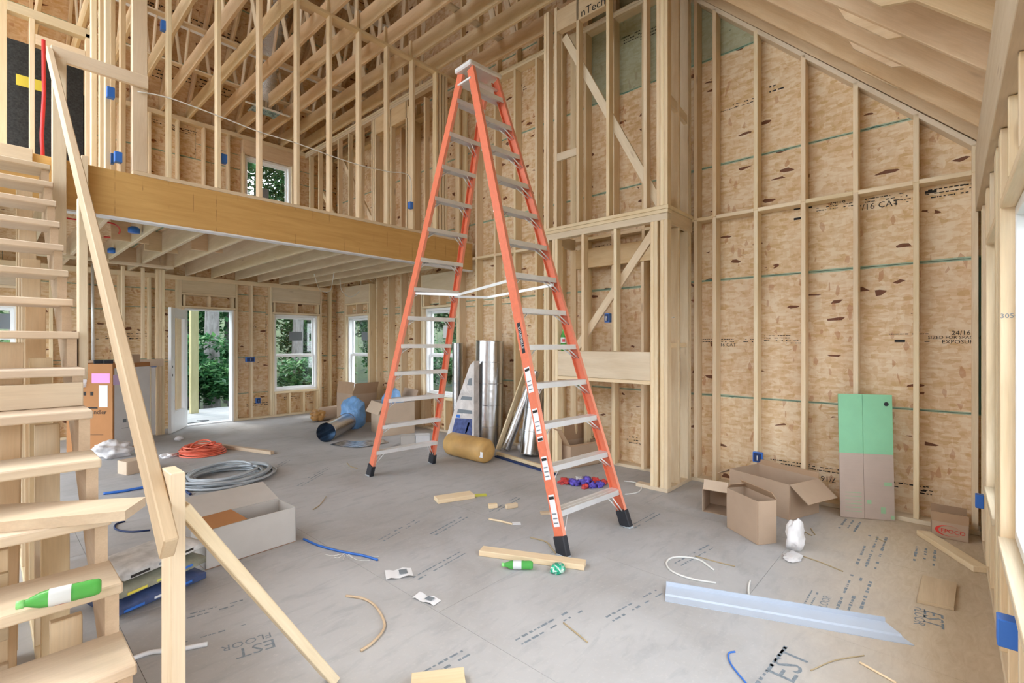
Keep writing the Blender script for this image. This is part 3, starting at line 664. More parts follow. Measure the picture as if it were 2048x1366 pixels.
for z0, z1, m_ in ((1.12, 1.31, 'paper'), (.82, 1.0, 'paper'), (.765, .80, 'paper'), (.5, .66, 'paper'), (.19, .40, 'paper')):
    wl_ = decal('warning_label', -1, -1, z0, z1, .056, M[m_]); decal('label_bar', -1, -1, z1 - .03, z1 - .012, .05, M['print'], .0026, par=wl_)
    for j in range(3): decal('label_bar', -1, -1, z0 + .02 + .03 * j, z0 + .028 + .03 * j,   .04, M['stick'], .0026, par=wl_) if z1 - z0 > .1 else None
# ================================================================ UP IN THE LOFT
cl = empty('wall_loft_closet', (.4, 6.6, 3.0), kind='structure')
CY = 6.6
box('stud', .06, .14, CY, CY + .09, 3.01, 5.5, M['pine'], cl); box('stud', .29, .328, CY, CY + .09, 3.01, 4.66, M['pine'], cl); box('stud', .70, .738, CY, CY + .09, 3.01, 4.70, M['pine'], cl)
box('top_plate', .14, .74, CY, CY + .09, 4.66, 4.75, M['pale'], cl); box('blocking', .33, .70, CY, CY + .09, 4.42, 4.52, M['pale'], cl)
for x, y in ((.68, 5.9), (.72, 6.2), (.76, 5.75), (.80, 6.4), (.845, 6.1), (.885, 5.85)): box('stud', x - .019, x + .019, y - .045, y + .045, 3.01, 5.5, M['pine'], cl)
board('brace', (.74, 6.65, 4.75), (.95, 7.6, 5.5), .09, .038, M['pine'], cl)
ah2 = put('duct_plenum', None, None, Matrix.Translation((.4, 7.2, 3.01)), 'tall black-lined duct plenum behind the closet studs in the loft', 'duct')
box('plenum_body', -.05, .72, 6.95, 7.7, 3.01, 4.55, M['liner'], ah2); box('plenum_outlet', .66, .735, 6.98, 7.5, 3.55, 4.2, M['liner'], ah2)
box('yellow_notice', .21, .42, 6.942, 6.948, 4.10, 4.21, M['yellow'], ah2)
rp = empty('red_pipe', (.382, 6.5, 3.01), 'red water pipe standing upright in front of the black plenum', 'pipe')
put('tube', tube_mesh([Vector((0, 0, .12)), Vector((-.012, 0, .5)), Vector((.004, 0, .9)), Vector((0, 0, 1.43))], .016, M['redpex'], 10), rp, Matrix.Translation((.382, 6.5, 3.01)))
put('valve', lathe([(0, 0), (.05, .0), (.05, .05), (.03, .06), (.03, .12), (0, .12)], M['yellow'], 8), rp, Matrix.Translation((.382, 6.5, 3.012)))
cable('blue_hose', [(.12, 6.35, 3.07), (.2, 6.3, 3.03), (.3, 6.4, 3.1), (.42, 6.35, 3.03), (.5, 6.42, 3.06)], .012, M['blue'], None, label='blue hose curled at the foot of the red pipe', cat='hose')
# wiring across the loft studs
def swag(name, pts, r, mat, label, cat='cable'): return cable(name, pts, r, mat, None, label=label, cat=cat)
swag('white_wire', [atY(275, 183, 5.56), atY(338, 196, 5.56), atY(437, 232, 5.56), atY(517, 263, 5.56), atY(595, 287, 5.56), atY(660, 311, 5.56), atY(719, 330, 5.56), atY(775, 343, 5.56), atY(818, 352, 5.56), atY(823, 400, 5.56)], .006, M['wcable'], 'white wire strung along the loft studs to a blue box')
# foil duct with its ceiling boot
fd = empty('foil_duct', (3.0, 7.2, 5.55), 'wrinkled silver foil flexible duct dropping to a ceiling boot', 'duct')
_c0 = atY(530, 246, 8.75)
pts = [Vector((0, 0, .10)), Vector((.03, .02, .5)), Vector((.08, -.02, 1.0)), Vector((.14, -.05, 1.5)), Vector((.2, -.3, 2.1))]
sp_ = spline(pts, 14); put('flex_duct', tube_mesh(sp_, .15, M['foil'], 16, taper=[1 + .13 * math.sin(i * 2.4) + random.uniform(-.07, .07) for i in range(len(sp_))]), fd, Matrix.Translation((_c0.x, _c0.y, 5.50)))
for dx in (-.40, .40): box('hanger_bar', _c0.x + dx * .5 - .02, _c0.x + dx * .5 + .02, _c0.y - .2, _c0.y + .2, 5.50, 5.53, M['metal'], fd)
box('boot', _c0.x - .18, _c0.x + .18, _c0.y - .14, _c0.y + .14, 5.5, 5.62, M['metal'], fd); box('hanger_bar', _c0.x - .36, _c0.x + .36, _c0.y - .17, _c0.y - .13, 5.48, 5.50, M['white'], fd)
# ---------------------------------------------------------------- blue electrical boxes
def ebox(p, ax, out, label, w=.057, h=.095, d=.06, open_=False):   # ax = width direction, out = outward (opening) direction
    p = Vector(p); Me = frame(p, ax, (0, 0, 1)); o = Vector(out).normalized()
    b = put('electrical_box', None, None, Matrix.Translation(p), label, 'electrical box', 'blue electrical boxes')
    put('box_body', boxmesh(w, h, d, M['blue'], .004), b, Me)
    if open_:
        put('box_opening', boxmesh(w * .8, h * .84, .004, M['bluedk'], 0), b, frame(p + o * (d / 2 + .0005), ax, (0, 0, 1)))
        put('wire_end', tube_mesh([o * (d / 2), o * (d / 2 + .01) + Vector((0, 0, .02)), o * (d / 2 + .012) + Vector((0, 0, -.03))], .004, M['wcable'], 5), b, Matrix.Translation(p))
    return b
Y5 = 5.54
ebox(atY(221, 186, Y5 + .12), (1, 0, 0), (0, -1, 0), 'blue electrical box high beside the loft guard rail')
ebox(atY(236, 315, Y5 + .12), (1, 0, 0), (0, -1, 0), 'blue electrical box low beside the wide loft post'); ebox(atY(224, 318, Y5 + .3), (1, 0, 0), (0, -1, 0), 'slim blue electrical box left of the low one by the loft post', w=.03)
ebox(atY(328, 53, Y5 + .12), (1, 0, 0), (0, -1, 0), 'blue electrical box near the top of the first loft stud')
ebox(atY(447, 318, Y5 + .12), (1, 0, 0), (0, -1, 0), 'rounded blue electrical box on the loft stud left of the small window')
ebox(atY(754, 372, 7.6), (1, 0, 0), (0, -1, 0), 'small blue electrical box deep in the loft partition', h=.11)
ebox(atY(821, 411, Y5 + .02), (1, 0, 0), (0, -1, 0), 'blue electrical box hanging where the white wire ends')
ebox(atX(1216, 636, CX + .12), (0, 1, 0), (-1, 0, 0), 'blue electrical box inside the fireplace chase', w=.06, h=.10, open_=True)
ebox(atX(1516, 914, GX - .02), (0, 1, 0), (-1, 0, 0), 'blue open electrical box on the gable stud above the cartons', w=.09, h=.10, d=.04, open_=True)
ebox(atX(1967, 1003, 4.75) + Vector((0, .02, 0)), (1, 0, 0), (0, 1, 0), 'small blue electrical box low on the far window-wall stud', d=.045)
ebox((2.53, -.165, .44), (1, 0, 0), (0, 1, 0), 'large blue electrical box below the nearest window sill', w=.07, h=.10, d=.07)
ebox(atY(500, 719, BY - .02), (1, 0, 0), (0, -1, 0), 'double blue electrical box on the back wall beside the door', w=.16, h=.09, open_=True)
ebox(atY(516, 801, BY - .02), (1, 0, 0), (0, -1, 0), 'low blue outlet box on the back wall left of the window', w=.08, h=.1, open_=True)
ebox(atY(307, 727, 9.46), (1, 0, 0), (0, -1, 0), 'blue electrical box on the closet corner post', w=.07, h=.12)
ebox(fl(77, 723, 1.3) if 0 else atX(77, 723, .22), (1, 0, 0), (0, -1, 0), 'small blue electrical box on the stair wall studs', w=.035, h=.09)
ebox(atX(121, 1138, .24), (1, 0, 0), (0, -1, 0), 'blue electrical box behind the treads above the bottle', w=.05, h=.12)
for px, py, lb in ((268, 466, 'blue ceiling box nailed to a joist nearest the beam'), (225, 506, 'blue ceiling box on the joist deeper under the loft')):
    p = fl(px, py, 2.72); ce_ = put('ceiling_box', None, None, Matrix.Translation(p), lb, 'electrical box', 'blue electrical boxes')
    put('box_body', lathe([(0, .0), (.055, 0), (.055, .05), (.03, .07), (0, .07)], M['blue'], 12), ce_, Matrix.Translation(p))
_p = lambda px, py: fl(px, py, 2.80)
swag('red_tubing', [_p(130, 436), _p(160, 440), _p(205, 443), _p(232, 450), _p(240, 462), _p(230, 474), _p(208, 474)], .009, M['redpex'], 'red tubing looped between the loft joists', 'tubing')
q = lambda px, py: fl(px, py, 2.66)
swag('white_wire', [q(628, 548) , q(640, 575) + Vector((0, 0, -.05)), q(660, 572) + Vector((0, 0, -.1)), q(668, 545)], .005, M['wcable'], 'short white wire loop hanging under the loft joists')
swag('white_wire', [atY(679, 555, 9.0), atY(684, 582, 9.0), atY(702, 594, 9.0), atY(720, 580, 9.0), atY(722, 560, 9.0)], .006, M['wcable'], 'deep white wire loop hanging in the back corner')
swag('white_wire', [atY(735, 552, 8.6), atY(745, 563, 8.6), atY(756, 548, 8.6)], .005, M['wcable'], 'small white wire drooping beside the gable windows')
# ================================================================ THINGS ON THE FLOOR
from mathutils import noise as mnoise
def carton(name, p0, u, v, H, mat, matin, label, cat='box', flaps=(), bottom=True, lid=False, tilt=None, group=None):
    """open carton: p0 = base corner, u / v = base sides, flaps = (side, length, angle from vertical, outward positive)"""
    p0, u, v = Vector(p0), Vector(u), Vector(v); u.z = v.z = 0; Lu = u.length; ud = u.normalized(); vd = Vector((-ud.y, ud.x, 0))
    Lv = abs(v.dot(vd)); vd = vd if v.dot(vd) > 0 else -vd
    z = Vector((0, 0, 1))
    if tilt is not None: z = Vector(tilt)
    root = put(name, None, None, Matrix.Translation(p0 + ud * Lu / 2 + vd * Lv / 2), label, cat, group)
    t = .005
    def wall(n, a, d, h, L, m):    # a = start, d = along, h = up vector
        nz = d.cross(h).normalized(); Mw = plane_frame(a, d, h); return slab(n, [(0, 0), (L, 0), (L, h.length), (0, h.length)], t, m, root, Mw)
    c = [p0, p0 + ud * Lu, p0 + ud * Lu + vd * Lv, p0 + vd * Lv]; zz = z * H + Vector((0, 0, 0))
    lift = Vector((0, 0, .002)); sides = []
    for i in range(4):
        a, b = c[i] + lift, c[(i + 1) % 4] + lift; d = (b - a).normalized(); outw = d.cross(z)
        ctr = p0 + ud * Lu / 2 + vd * Lv / 2
        if outw.dot((a + b) / 2 - ctr) < 0: outw = -outw
        sides.append((a, d, (b - a).length, outw)); wall('side', a, d, zz, (b - a).length, mat)
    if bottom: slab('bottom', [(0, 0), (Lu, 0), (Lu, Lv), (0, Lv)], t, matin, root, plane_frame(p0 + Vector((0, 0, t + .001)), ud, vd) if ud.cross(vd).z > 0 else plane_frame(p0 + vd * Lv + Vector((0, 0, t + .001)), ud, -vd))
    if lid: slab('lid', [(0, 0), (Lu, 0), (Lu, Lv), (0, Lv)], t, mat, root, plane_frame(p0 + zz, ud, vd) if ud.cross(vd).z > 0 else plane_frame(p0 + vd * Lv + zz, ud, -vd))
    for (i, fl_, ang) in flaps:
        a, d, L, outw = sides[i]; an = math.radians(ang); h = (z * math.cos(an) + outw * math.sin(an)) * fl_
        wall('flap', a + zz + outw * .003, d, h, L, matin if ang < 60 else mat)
    return root
def crumple(name, loc, sz, mat, label, cat, seed=0, amp=.35, freq=2.2, sub=4, rz=0.0, parent=None):
    bm = bmesh.new(); bmesh.ops.create_icosphere(bm, subdivisions=sub, radius=1.0); o = Vector((seed * 7.3, seed * 3.1, seed * 1.7))
    for v in bm.verts:
        n = v.co.normalized(); f = 1 + amp * (mnoise.noise(n * freq + o) + .4 * mnoise.noise(n * freq * 2.7 + o) - .35 * abs(mnoise.noise(n * freq * 5 + o)))
        v.co = Vector((n.x * f * sz[0], n.y * f * sz[1], max(n.z * f * sz[2], -sz[2] * .72)))
    me = from_bm(bm, mat, True); zmin = min(v.co.z for v in me.vertices)
    return put(name, me, parent, Matrix.Translation(Vector(loc) - Vector((0, 0, zmin))) @ Matrix.Rotation(rz, 4, 'Z'), label, cat)
def pillow(L, Wd, H, mat, n=14, pw=3.0, seed=0):
    bm = bmesh.new(); bmesh.ops.create_cube(bm, size=2.0); bmesh.ops.subdivide_edges(bm, edges=list(bm.edges), cuts=7, use_grid_fill=True)
    for v in bm.verts:
        x, y, z = v.co; r = (abs(x) ** pw + abs(y) ** pw) ** (1 / pw); edge = max(abs(x), abs(y))
        k = math.sqrt(max(0.0, 1 - .86 * edge ** 4)); w = mnoise.noise(Vector((x * 1.5 + seed, y * 1.5, z)))
        v.co = Vector((x * L / 2 * (1 - .04 * y * y), y * Wd / 2 * (1 - .04 * x * x), z * H / 2 * k + .05 * H * w))
    return from_bm(bm, mat, True)
def foil_bag_mat(name, c, sc_=6, rough=.35):
    k = NB(name); f = k.noise(k.coords((1, 1, 1)), sc_, 4, .6, 1.0); k.bump(f, .8, .03)
    return k.done(k.ramp(f, (.3, tuple(x * .75 for x in c)), (.7, tuple(min(1, x * 1.15) for x in c))), rough)
M['bluebag'] = foil_bag_mat('translucent_blue_plastic', (.20, .42, .78)); M['whitebag'] = foil_bag_mat('white_plastic_film', (.80, .79, .81), 4, .5); M['amber'] = foil_bag_mat('amber_plastic_wrap', (.52, .27, .08), 5, .3)
M['candy'] = foil_bag_mat('purple_wrapper', (.14, .10, .60), 12, .3); M['candyr'] = foil_bag_mat('red_wrapper', (.65, .06, .06), 12, .3)
M['tan'] = plain('tan_insulation_wrap', (.58, .36, .13), .5, 0, .12)
# ---- cartons by the gable wall
N = fl(1579, 1041); Hb = .30
u = fl(1456, 936, Hb) - fl(1582, 970, Hb); v = fl(1638, 1024) - N
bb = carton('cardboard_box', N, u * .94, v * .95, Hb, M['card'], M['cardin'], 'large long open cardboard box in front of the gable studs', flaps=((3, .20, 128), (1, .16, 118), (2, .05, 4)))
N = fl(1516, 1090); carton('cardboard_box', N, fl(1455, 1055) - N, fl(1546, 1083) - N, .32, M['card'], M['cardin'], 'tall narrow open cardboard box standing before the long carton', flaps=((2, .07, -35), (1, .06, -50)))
# small carton lying on its side, mouth towards the room
sb_ = empty('cardboard_box', (4.46, 1.56, 0), 'small cardboard box lying on its side left of the tall one', 'box')
q0 = Vector((4.30, 1.62, .002)); du = Vector((.12, -.99, 0)).normalized(); dv_ = Vector((.99, .12, 0)).normalized()
for a, x_, y_, wd_, ht in ((q0, du, dv_, .20, .26), (q0 + Vector((0, 0, .2)), du, dv_, .20, .26), (q0, dv_, Vector((0, 0, 1)), .26, .2), (q0 + du * .2, dv_, Vector((0, 0, 1)), .26, .2), (q0 + dv_ * .26, du, Vector((0, 0, 1)), .2, .2)):
    slab('side', [(0, 0), (wd_, 0), (wd_, ht), (0, ht)], .005, M['card'], sb_, plane_frame(a, x_, y_))
slab('flap', [(0, 0), (.2, 0), (.2, .09), (0, .09)], .005, M['cardlt'], sb_, plane_frame(q0, du, Vector((-.93, -.1, .05))) if 0 else plane_frame(q0 + Vector((0, 0, .2)), du, (dv_ * .55 + Vector((0, 0, .83)))))
wbp = fl(1573, 1096); crumple('plastic_bag', (wbp.x + .03, wbp.y - .05, 0), (.075, .06, .125), M['whitebag'], 'crumpled white plastic bag beside the tall cardboard box', 'bag', 3, .38, 1.4)
crumple('plastic_scrap', fl(1585, 1116), (.10, .05, .012), M['whitebag'], 'flat pinkish plastic scrap trailing from the white bag', 'scrap', 5, .4)
# logo carton
N = fl(1862, 1072); u = fl(1938, 1087) - N; vv = Vector((.22, .02, 0))
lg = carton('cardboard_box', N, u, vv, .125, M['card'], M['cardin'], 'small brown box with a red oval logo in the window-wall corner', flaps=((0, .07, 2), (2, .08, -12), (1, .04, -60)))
ud = u.normalized(); vdn = Vector((ud.y, -ud.x, 0)); vdn = vdn if vdn.dot(vv) < 0 else -vdn
Ml = plane_frame(N + u * .5 + Vector((0, 0, .065)) + vdn * .004, ud, (0, 0, 1))
if Ml.col[2].to_3d().dot(vdn) < 0: Ml = plane_frame(N + u * .5 + Vector((0, 0, .065)) + vdn * .004, -ud, (0, 0, 1))
ring = []; n = 30
vv_ = [(.075 * math.cos(2 * math.pi * i / n) - .01, .040 * math.sin(2 * math.pi * i / n), 0) for i in range(n)] + [((.075 - w_) * math.cos(2 * math.pi * i / n) - .01 + w_ * .7, (.040 - w_ * .6) * math.sin(2 * math.pi * i / n), 0) for i in range(n) for w_ in [.003 + .009 * max(0, -math.cos(2 * math.pi * i / n))]]
put('logo_ring', pyd(vv_, [[i, (i + 1) % n, (i + 1) % n + n, i + n] for i in range(n)], M['redink']), lg, Ml)
put('logo_lettering', text_mesh('EPOCO', .042, M['redink']), lg, Ml @ Matrix.Translation((.018, -.004, .0006)))
# green and brown flat carton leaning on the studs
A, B = fl(1681, 1034), fl(1790, 1043); Tr = atX(1784, 790, 5.185); Tl = Tr - (B - A)
A.z = B.z = .004
gp = put('flat_carton', None, None, Matrix.Translation((A + B) / 2), 'tall folded carton, pale green above brown, leaning on the gable studs', 'carton')
M['green'] = plain('pale_green_print', (.26, .60, .36), .6, 0, .04); M['kraft2'] = cardboard('kraft_print_side', (.52, .42, .36)); M['greenpr'] = plain('green_print', (.33, .55, .33), .7)
def quad(a, b, c, d, mat, name, par, th=.012):
    n = (b - a).cross(d - a).normalized(); v = [a, b, c, d] + [p - n * th for p in (a, b, c, d)]; o = (a + b + c + d) / 4
    return put(name, pyd([p - o for p in v], [[0, 1, 2, 3], [7, 6, 5, 4], [0, 4, 5, 1], [1, 5, 6, 2], [2, 6, 7, 3], [3, 7, 4, 0]], mat), par, Matrix.Translation(o))
def bl(s, t): return (A * (1 - s) + B * s) * (1 - t) + (Tl * (1 - s) + Tr * s) * t
for s0, s1 in ((0, .447), (.453, 1)):
    quad(bl(s0, .0), bl(s1, .0), bl(s1, .52), bl(s0, .52), M['kraft2'], 'carton_face', gp); quad(bl(s0, .5205), bl(s1, .5205), bl(s1, 1), bl(s0, 1), M['green'], 'carton_face', gp)
nn = (B - A).cross(Tl - A).normalized(); nn = nn if nn.x < 0 else -nn
for s0, s1, t0, t1 in ((.82, .96, .27, .30), (.50, .58, .12, .15), (.75, .84, .05, .10), (.93, .99, .01, .04)): quad(*[bl(a, b) + nn * .0012 for a, b in ((s0, t0), (s1, t0), (s1, t1), (s0, t1))], M['greenpr'], 'print', gp, .001)
for i in range(6): quad(*[bl(a, b) + nn * .0012 for a, b in ((.1, .05 + .03 * i), (.40, .05 + .03 * i), (.40, .054 + .03 * i), (.1, .054 + .03 * i))], M['greenpr'], 'print', gp, .001)
put('hand_hole', lathe([(0, 0), (.018, 0)], M['black'], 16), gp, plane_frame(bl(.89, .925) + nn * .002, (B - A), nn.cross(B - A)))
# ---- right foreground
def lump(name, px0, px1, w, t, mat, label, cat, flat=True):
    p, q = fl(*px0), fl(*px1); p.z = q.z = (t if flat else w) / 2 + .001
    return board(name, p, q, t if flat else w, w if flat else t, mat, None, label=label, cat=cat)
lump('timber_offcut', (1846, 1071), (1963, 1146), .089, .038, M['pine'], 'long pine offcut pointing at the window wall below the logo box', 'timber')
P = [fl(*p) for p in ((1834, 1206), (1908, 1222), (1914, 1172), (1845, 1156))]; o = P[0]; slab('plywood_scrap', [(p.x - o.x, p.y - o.y) for p in P], .018, M['rail'], None, Matrix.Translation((o.x, o.y, .0195)), label='weathered square plywood scrap on the floor near the window wall', cat='plywood')
a, b = fl(1330, 1203), fl(1829, 1292); dx_ = (b - a).normalized(); ny = Vector((-dx_.y, dx_.x, 0)); ny = ny if ny.y > 0 else -ny; Lf = (b - a).length
prof = [(0, 0), (.07, .003), (.074, .010), (.10, .013), (.165, .016), (.168, .040), (.160, .043), (.161, .046), (.171, .044), (.172, .012), (.10, .009), (.07, -.001 + .001), (.0, -.0005 + .0005)]
prof = [(0, .0005), (.06, .003), (.064, .012), (.15, .022), (.152, .048), (.147, .048), (.1465, .025), (.064, .015), (.058, .006), (0, .0035)]
n = len(prof); vs2 = []
for e, sk in ((0, 0), (Lf, -.5)):
    for w_, z in prof: vs2.append(Vector((e + sk * w_, w_, z)))
put('siding_trim', pyd(vs2, [[i, i + n, (i + 1) % n + n, (i + 1) % n] for i in range(n)] + [list(range(n)), list(range(2 * n - 1, n - 1, -1))], M['flash']), None, frame(a, dx_, (0, 0, 1)) if frame(a, dx_, (0, 0, 1)).col[1].to_3d().dot(ny) > 0 else plane_frame(a, dx_, ny), label='long blue-grey metal siding trim on the floor at right', cat='trim strip')
def wire(name, pxs, r, mat, label, cat='cable', n=8): return cable(name, [fl(*p) + Vector((0, 0, r)) for p in pxs], r, mat, None, n, label=label, cat=cat)
wire('cable_offcut', [(1432, 1168), (1385, 1160), (1345, 1145), (1333, 1127), (1350, 1116), (1395, 1120), (1428, 1142)], .006, M['wcable'], 'white curved cable offcut forming a loop above the grey trim')
wire('stick', [(1390, 1113), (1430, 1124), (1470, 1134)], .004, M['twine'], 'thin brown stick right of the white cable loop', 'stick')
wire('cable_offcut', [(1500, 1163), (1497, 1180), (1499, 1200)], .006, M['wcable'], 'short white cable stub behind the grey trim')
wire('blue_strap', [(1470, 1305), (1457, 1309), (1462, 1330), (1492, 1368), (1520, 1400)], .004, M['blue'], 'thin blue strap curving out of the bottom of the view', 'strap')
wire('stick', [(1622, 1342), (1670, 1322), (1728, 1312)], .003, M['twine'], 'thin bent twig left of the grey trim end', 'stick'); wire('stick', [(1720, 1327), (1792, 1368)], .005, M['pine'], 'pale straight stick at the bottom right', 'stick')
wire('stick', [(1127, 1247), (1175, 1286)], .004, M['twine'], 'short brown stick alone in the open floor', 'stick'); wire('stick', [(1595, 1110), (1640, 1125), (1686, 1144)], .004, M['twine'], 'thin stick running from the white plastic bag', 'stick')
for i, pp in enumerate([[(1582, 1063), (1600, 1070), (1608, 1082)], [(1598, 1057), (1612, 1066), (1624, 1072)], [(1622, 1058), (1630, 1070)]]): wire('wire_scrap', pp, .004, M['twine'], ('curled wire scrap nearest the white plastic bag', 'straight wire scrap right of the white plastic bag', 'tiny wire scrap furthest right of the white bag')[i], 'wire')
wire('wire_scrap', [(1752, 1076), (1771, 1085)], .003, M['twine'], 'tiny dark sliver in front of the green carton', 'wire')
# ---- middle of the floor
lump('timber_offcut', (962, 1107), (1170, 1136), .089, .038, M['pine'], 'pine offcut lying at the near ladder foot', 'timber')
cn = fl(1115, 1144); ck = NB('crushed_can'); _f = ck.noise(ck.coords((14, 14, 14)), 1.5, 3); ck.bump(_f, .6, .01); M['can'] = ck.done(ck.ramp(_f, (.42, (.02, .38, .22)), (.5, (.75, .85, .8)), (.56, (.03, .45, .28))), .3, .3)
crumple('drink_can', (cn.x, cn.y, 0), (.058, .042, .033), M['can'], 'crushed green and white drink can in front of the timber offcut', 'can', 9, .25)
lump('timber_offcut', (872, 1004), (945, 993), .14, .038, M['pine'], 'wide pine offcut block left of the lime card', 'timber')
p = fl(960, 991); put('paper_card', boxmesh(.13, .004, .08, M['lime'], .001), None, frame((p.x, p.y, .004), (.8, -.6, 0), (0, 0, 1)), label='small lime green card beside the pine block', cat='card')
lump('timber_offcut', (977, 1017), (994, 1015), .04, .038, M['pine'], 'tiny pine block behind the thin splinter, left one', 'timber'); lump('timber_offcut', (1012, 1018), (1034, 1014), .04, .038, M['pine'], 'tiny pine block behind the thin splinter, right one', 'timber')
wire('splinter', [(978, 1040), (1000, 1044), (1024, 1050)], .008, M['pine'], 'thin pine splinter left of the striped scrap', 'splinter')
p = fl(1033, 1048); put('paper_scrap', boxmesh(.07, .006, .05, M['paper'], .001), None, frame((p.x, p.y, .005), (.7, -.7, 0), (0, 0, 1)), label='striped white scrap at the end of the splinter', cat='scrap')
lump('timber_offcut', (1081, 1029), (1112, 1027), .05, .02, M['rail'], 'flat brown wood chip behind the near ladder rail', 'timber')
def sheet(px, L, Wd, ang, label, m='paper'):
    p = fl(*px); c = put('paper_sheet', None, None, Matrix.Translation(p), label, 'paper'); M1 = Matrix.Translation((p.x, p.y, .003)) @ Matrix.Rotation(ang, 4, 'Z')
    v = []; nx = 6
    for i in range(nx + 1):
        for j in (0, 1): v.append(((i / nx - .5) * L, (j - .5) * Wd, .006 + .006 * math.sin(i * 1.7 + j)))
    put('sheet', pyd(v, [[2 * i, 2 * i + 2, 2 * i + 3, 2 * i + 1] for i in range(nx)], M[m], True), c, M1)
    put('print_block', boxmesh(L * .3, .001, Wd * .5, M['stick'], 0), c, M1 @ frame((L * .15, 0, .0135), (1, 0, 0), (0, 0, 1))); return c
sheet((798, 1149), .17, .12, -.5, 'crumpled white paper sheet left of the open floor centre'); sheet((853, 1200), .16, .07, -1.35, 'torn white paper label nearer the camera')
wire('cable_offcut', [(692, 1194), (725, 1199), (750, 1214), (768, 1245), (765, 1265), (745, 1288), (722, 1304)], .007, M['rail'], 'grey-brown cable offcut curved like a C')
bs_ = wire('blue_strap', [(607, 1080), (640, 1094), (690, 1107), (725, 1113), (755, 1122)], .008, M['blue'], 'dusty blue strap frayed in the middle of the floor', 'strap')
for i in range(7): cable('frayed_strand', [fl(*p_) + Vector((0, 0, .003)) for p_ in ((690 + i, 1107), (668 + 9 * i, 1112 + (i % 3) * 4), (650 + 18 * i, 1110 + (i * 5) % 13))], .002, M['wcable'], bs_)
lump('timber_offcut', (822, 1385), (930, 1372), .14, .038, M['pine'], 'pine offcut cut off by the bottom edge of the view', 'timber')
wire('wire_scrap', [(626, 1020), (640, 1010), (652, 994)], .004, M['twine'], 'thin wire scrap left of the far ladder foot', 'wire'); wire('wire_scrap', [(694, 926), (700, 933), (714, 938)], .005, M['twine'], 'small curved wire scrap before the far ladder leg', 'wire')
wire('stick', [(1060, 1076), (1092, 1085), (1105, 1100), (1112, 1108)], .005, M['twine'], 'bent twig leading to the near ladder foot', 'stick')
wire('cable_offcut', [(1250, 990), (1275, 986), (1283, 975), (1270, 966), (1248, 963)], .006, M['wcable'], 'white cable loop behind the right ladder foot')
# ---- candy bag
cb = fl(1172, 970); cbag = empty('sweet_bag', (cb.x, cb.y, 0), 'torn clear bag of purple and red wrapped sweets behind the ladder', 'bag')
for i, (dx, dy, s_, m_) in enumerate(((0, 0, .07, 'candy'), (.10, -.06, .06, 'candyr'), (-.08, .08, .06, 'candy'), (.04, -.14, .055, 'candy'), (.12, .07, .05, 'candy'), (-.10, -.06, .045, 'candyr'), (-.12, .2, .06, 'candyr'), (.02, .1, .06, 'whitebag'), (.06, .02, .05, 'candyr'), (-.03, -.1, .05, 'candy'), (.15, -.12, .045, 'candyr'), (-.05, .14, .05, 'candy'))):
    o = crumple('wrapped_sweet', (cb.x + dx, cb.y + dy, .0), (s_, s_ * .8, s_ * .62), M[m_], None, None, 20 + i, .8, 2.4, 3, parent=cbag)
# ---- left floor
tN = fl(411, 1141); tU = fl(592, 1083) - tN; tV = fl(553, 1000, .26) - fl(580, 1015, .26)
M['greycard'] = cardboard('dusty_grey_cardboard', (.53, .50, .47))
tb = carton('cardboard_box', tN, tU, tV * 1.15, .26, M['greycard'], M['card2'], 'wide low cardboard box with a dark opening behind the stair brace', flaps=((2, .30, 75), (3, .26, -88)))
gc = fl(452, 950, .04)
def coil(name, c, r0, r1, turns, zmax, r, mat, label, sq=(1, 1), seed=1, ofs=.05):
    pts = []; rnd = random.Random(seed); N = turns * 22; ox = oy = 0; rr = r0
    for i in range(N + 1):
        t = i / 22; 
        if i % 22 == 0: tox, toy, trr, tz_ = rnd.uniform(-ofs, ofs), rnd.uniform(-ofs, ofs), rnd.uniform(r0, r1), rnd.uniform(.0, 1) * zmax * (1 - .6 * i / N)
        ox += (tox - ox) * .12; oy += (toy - oy) * .12; rr += (trr - rr) * .12
        zz = r + zmax * (1 - i / N) * (.75 + .25 * math.sin(t * 9)) * (1.25 - rr / r1 * .7)
        a = 2 * math.pi * t; pts.append(Vector((ox + rr * math.cos(a) * sq[0], oy + rr * math.sin(a) * sq[1], max(r, zz))))
    return put(name, tube_mesh(pts, r, mat, 6), None, Matrix.Translation((c.x, c.y, 0)), label, 'coil')
coil('conduit_coil', gc, .26, .45, 13, .15, .014, M['grey'], 'loose coil of grey cable on the floor behind the low box', seed=4, ofs=.10)
oc = fl(402, 903, .03); coil('tubing_coil', oc, .13, .30, 17, .16, .010, M['orcoil'], 'coil of coral red tubing on the floor beyond the grey coil', seed=2, ofs=.03)
lump('timber_offcut', (400, 889), (545, 909), .06, .045, M['rail'], 'weathered wood strip behind the two coils', 'timber')
wire('blue_offcut', [(462, 998), (475, 994)], .012, M['blue'], 'short blue tubing piece before the grey coil', 'tubing'); wire('blue_offcut', [(371, 984), (381, 991)], .012, M['bluedk'], 'dark tubing end at the left of the grey coil', 'tubing')
wire('white_string', [(490, 995), (520, 985), (536, 972)], .003, M['wcable'], 'white string right of the short blue tubing', 'string')
wire('blue_rope', [(207, 990), (245, 985), (285, 978), (330, 972)], .014, M['blue'], 'blue rope lying behind the stair stringer', 'rope'); wire('blue_cable', [(250, 1044), (232, 1050), (232, 1060), (260, 1065), (300, 1062)], .007, M['bluedk'], 'dark blue cord loop behind the handrail foot', 'cord')
bc = Vector((.66, 3.54, 0)); bmats = [('bag_navy', (.05, .08, .20)), ('bag_olive', (.26, .26, .20)), ('bag_grey', (.56, .55, .54))]
bagl = ['navy printed mortar bag at the bottom of the stack behind the newel', 'olive printed mortar bag in the middle of the stack', 'dusty grey mortar bag on top of the stack']
z = 0
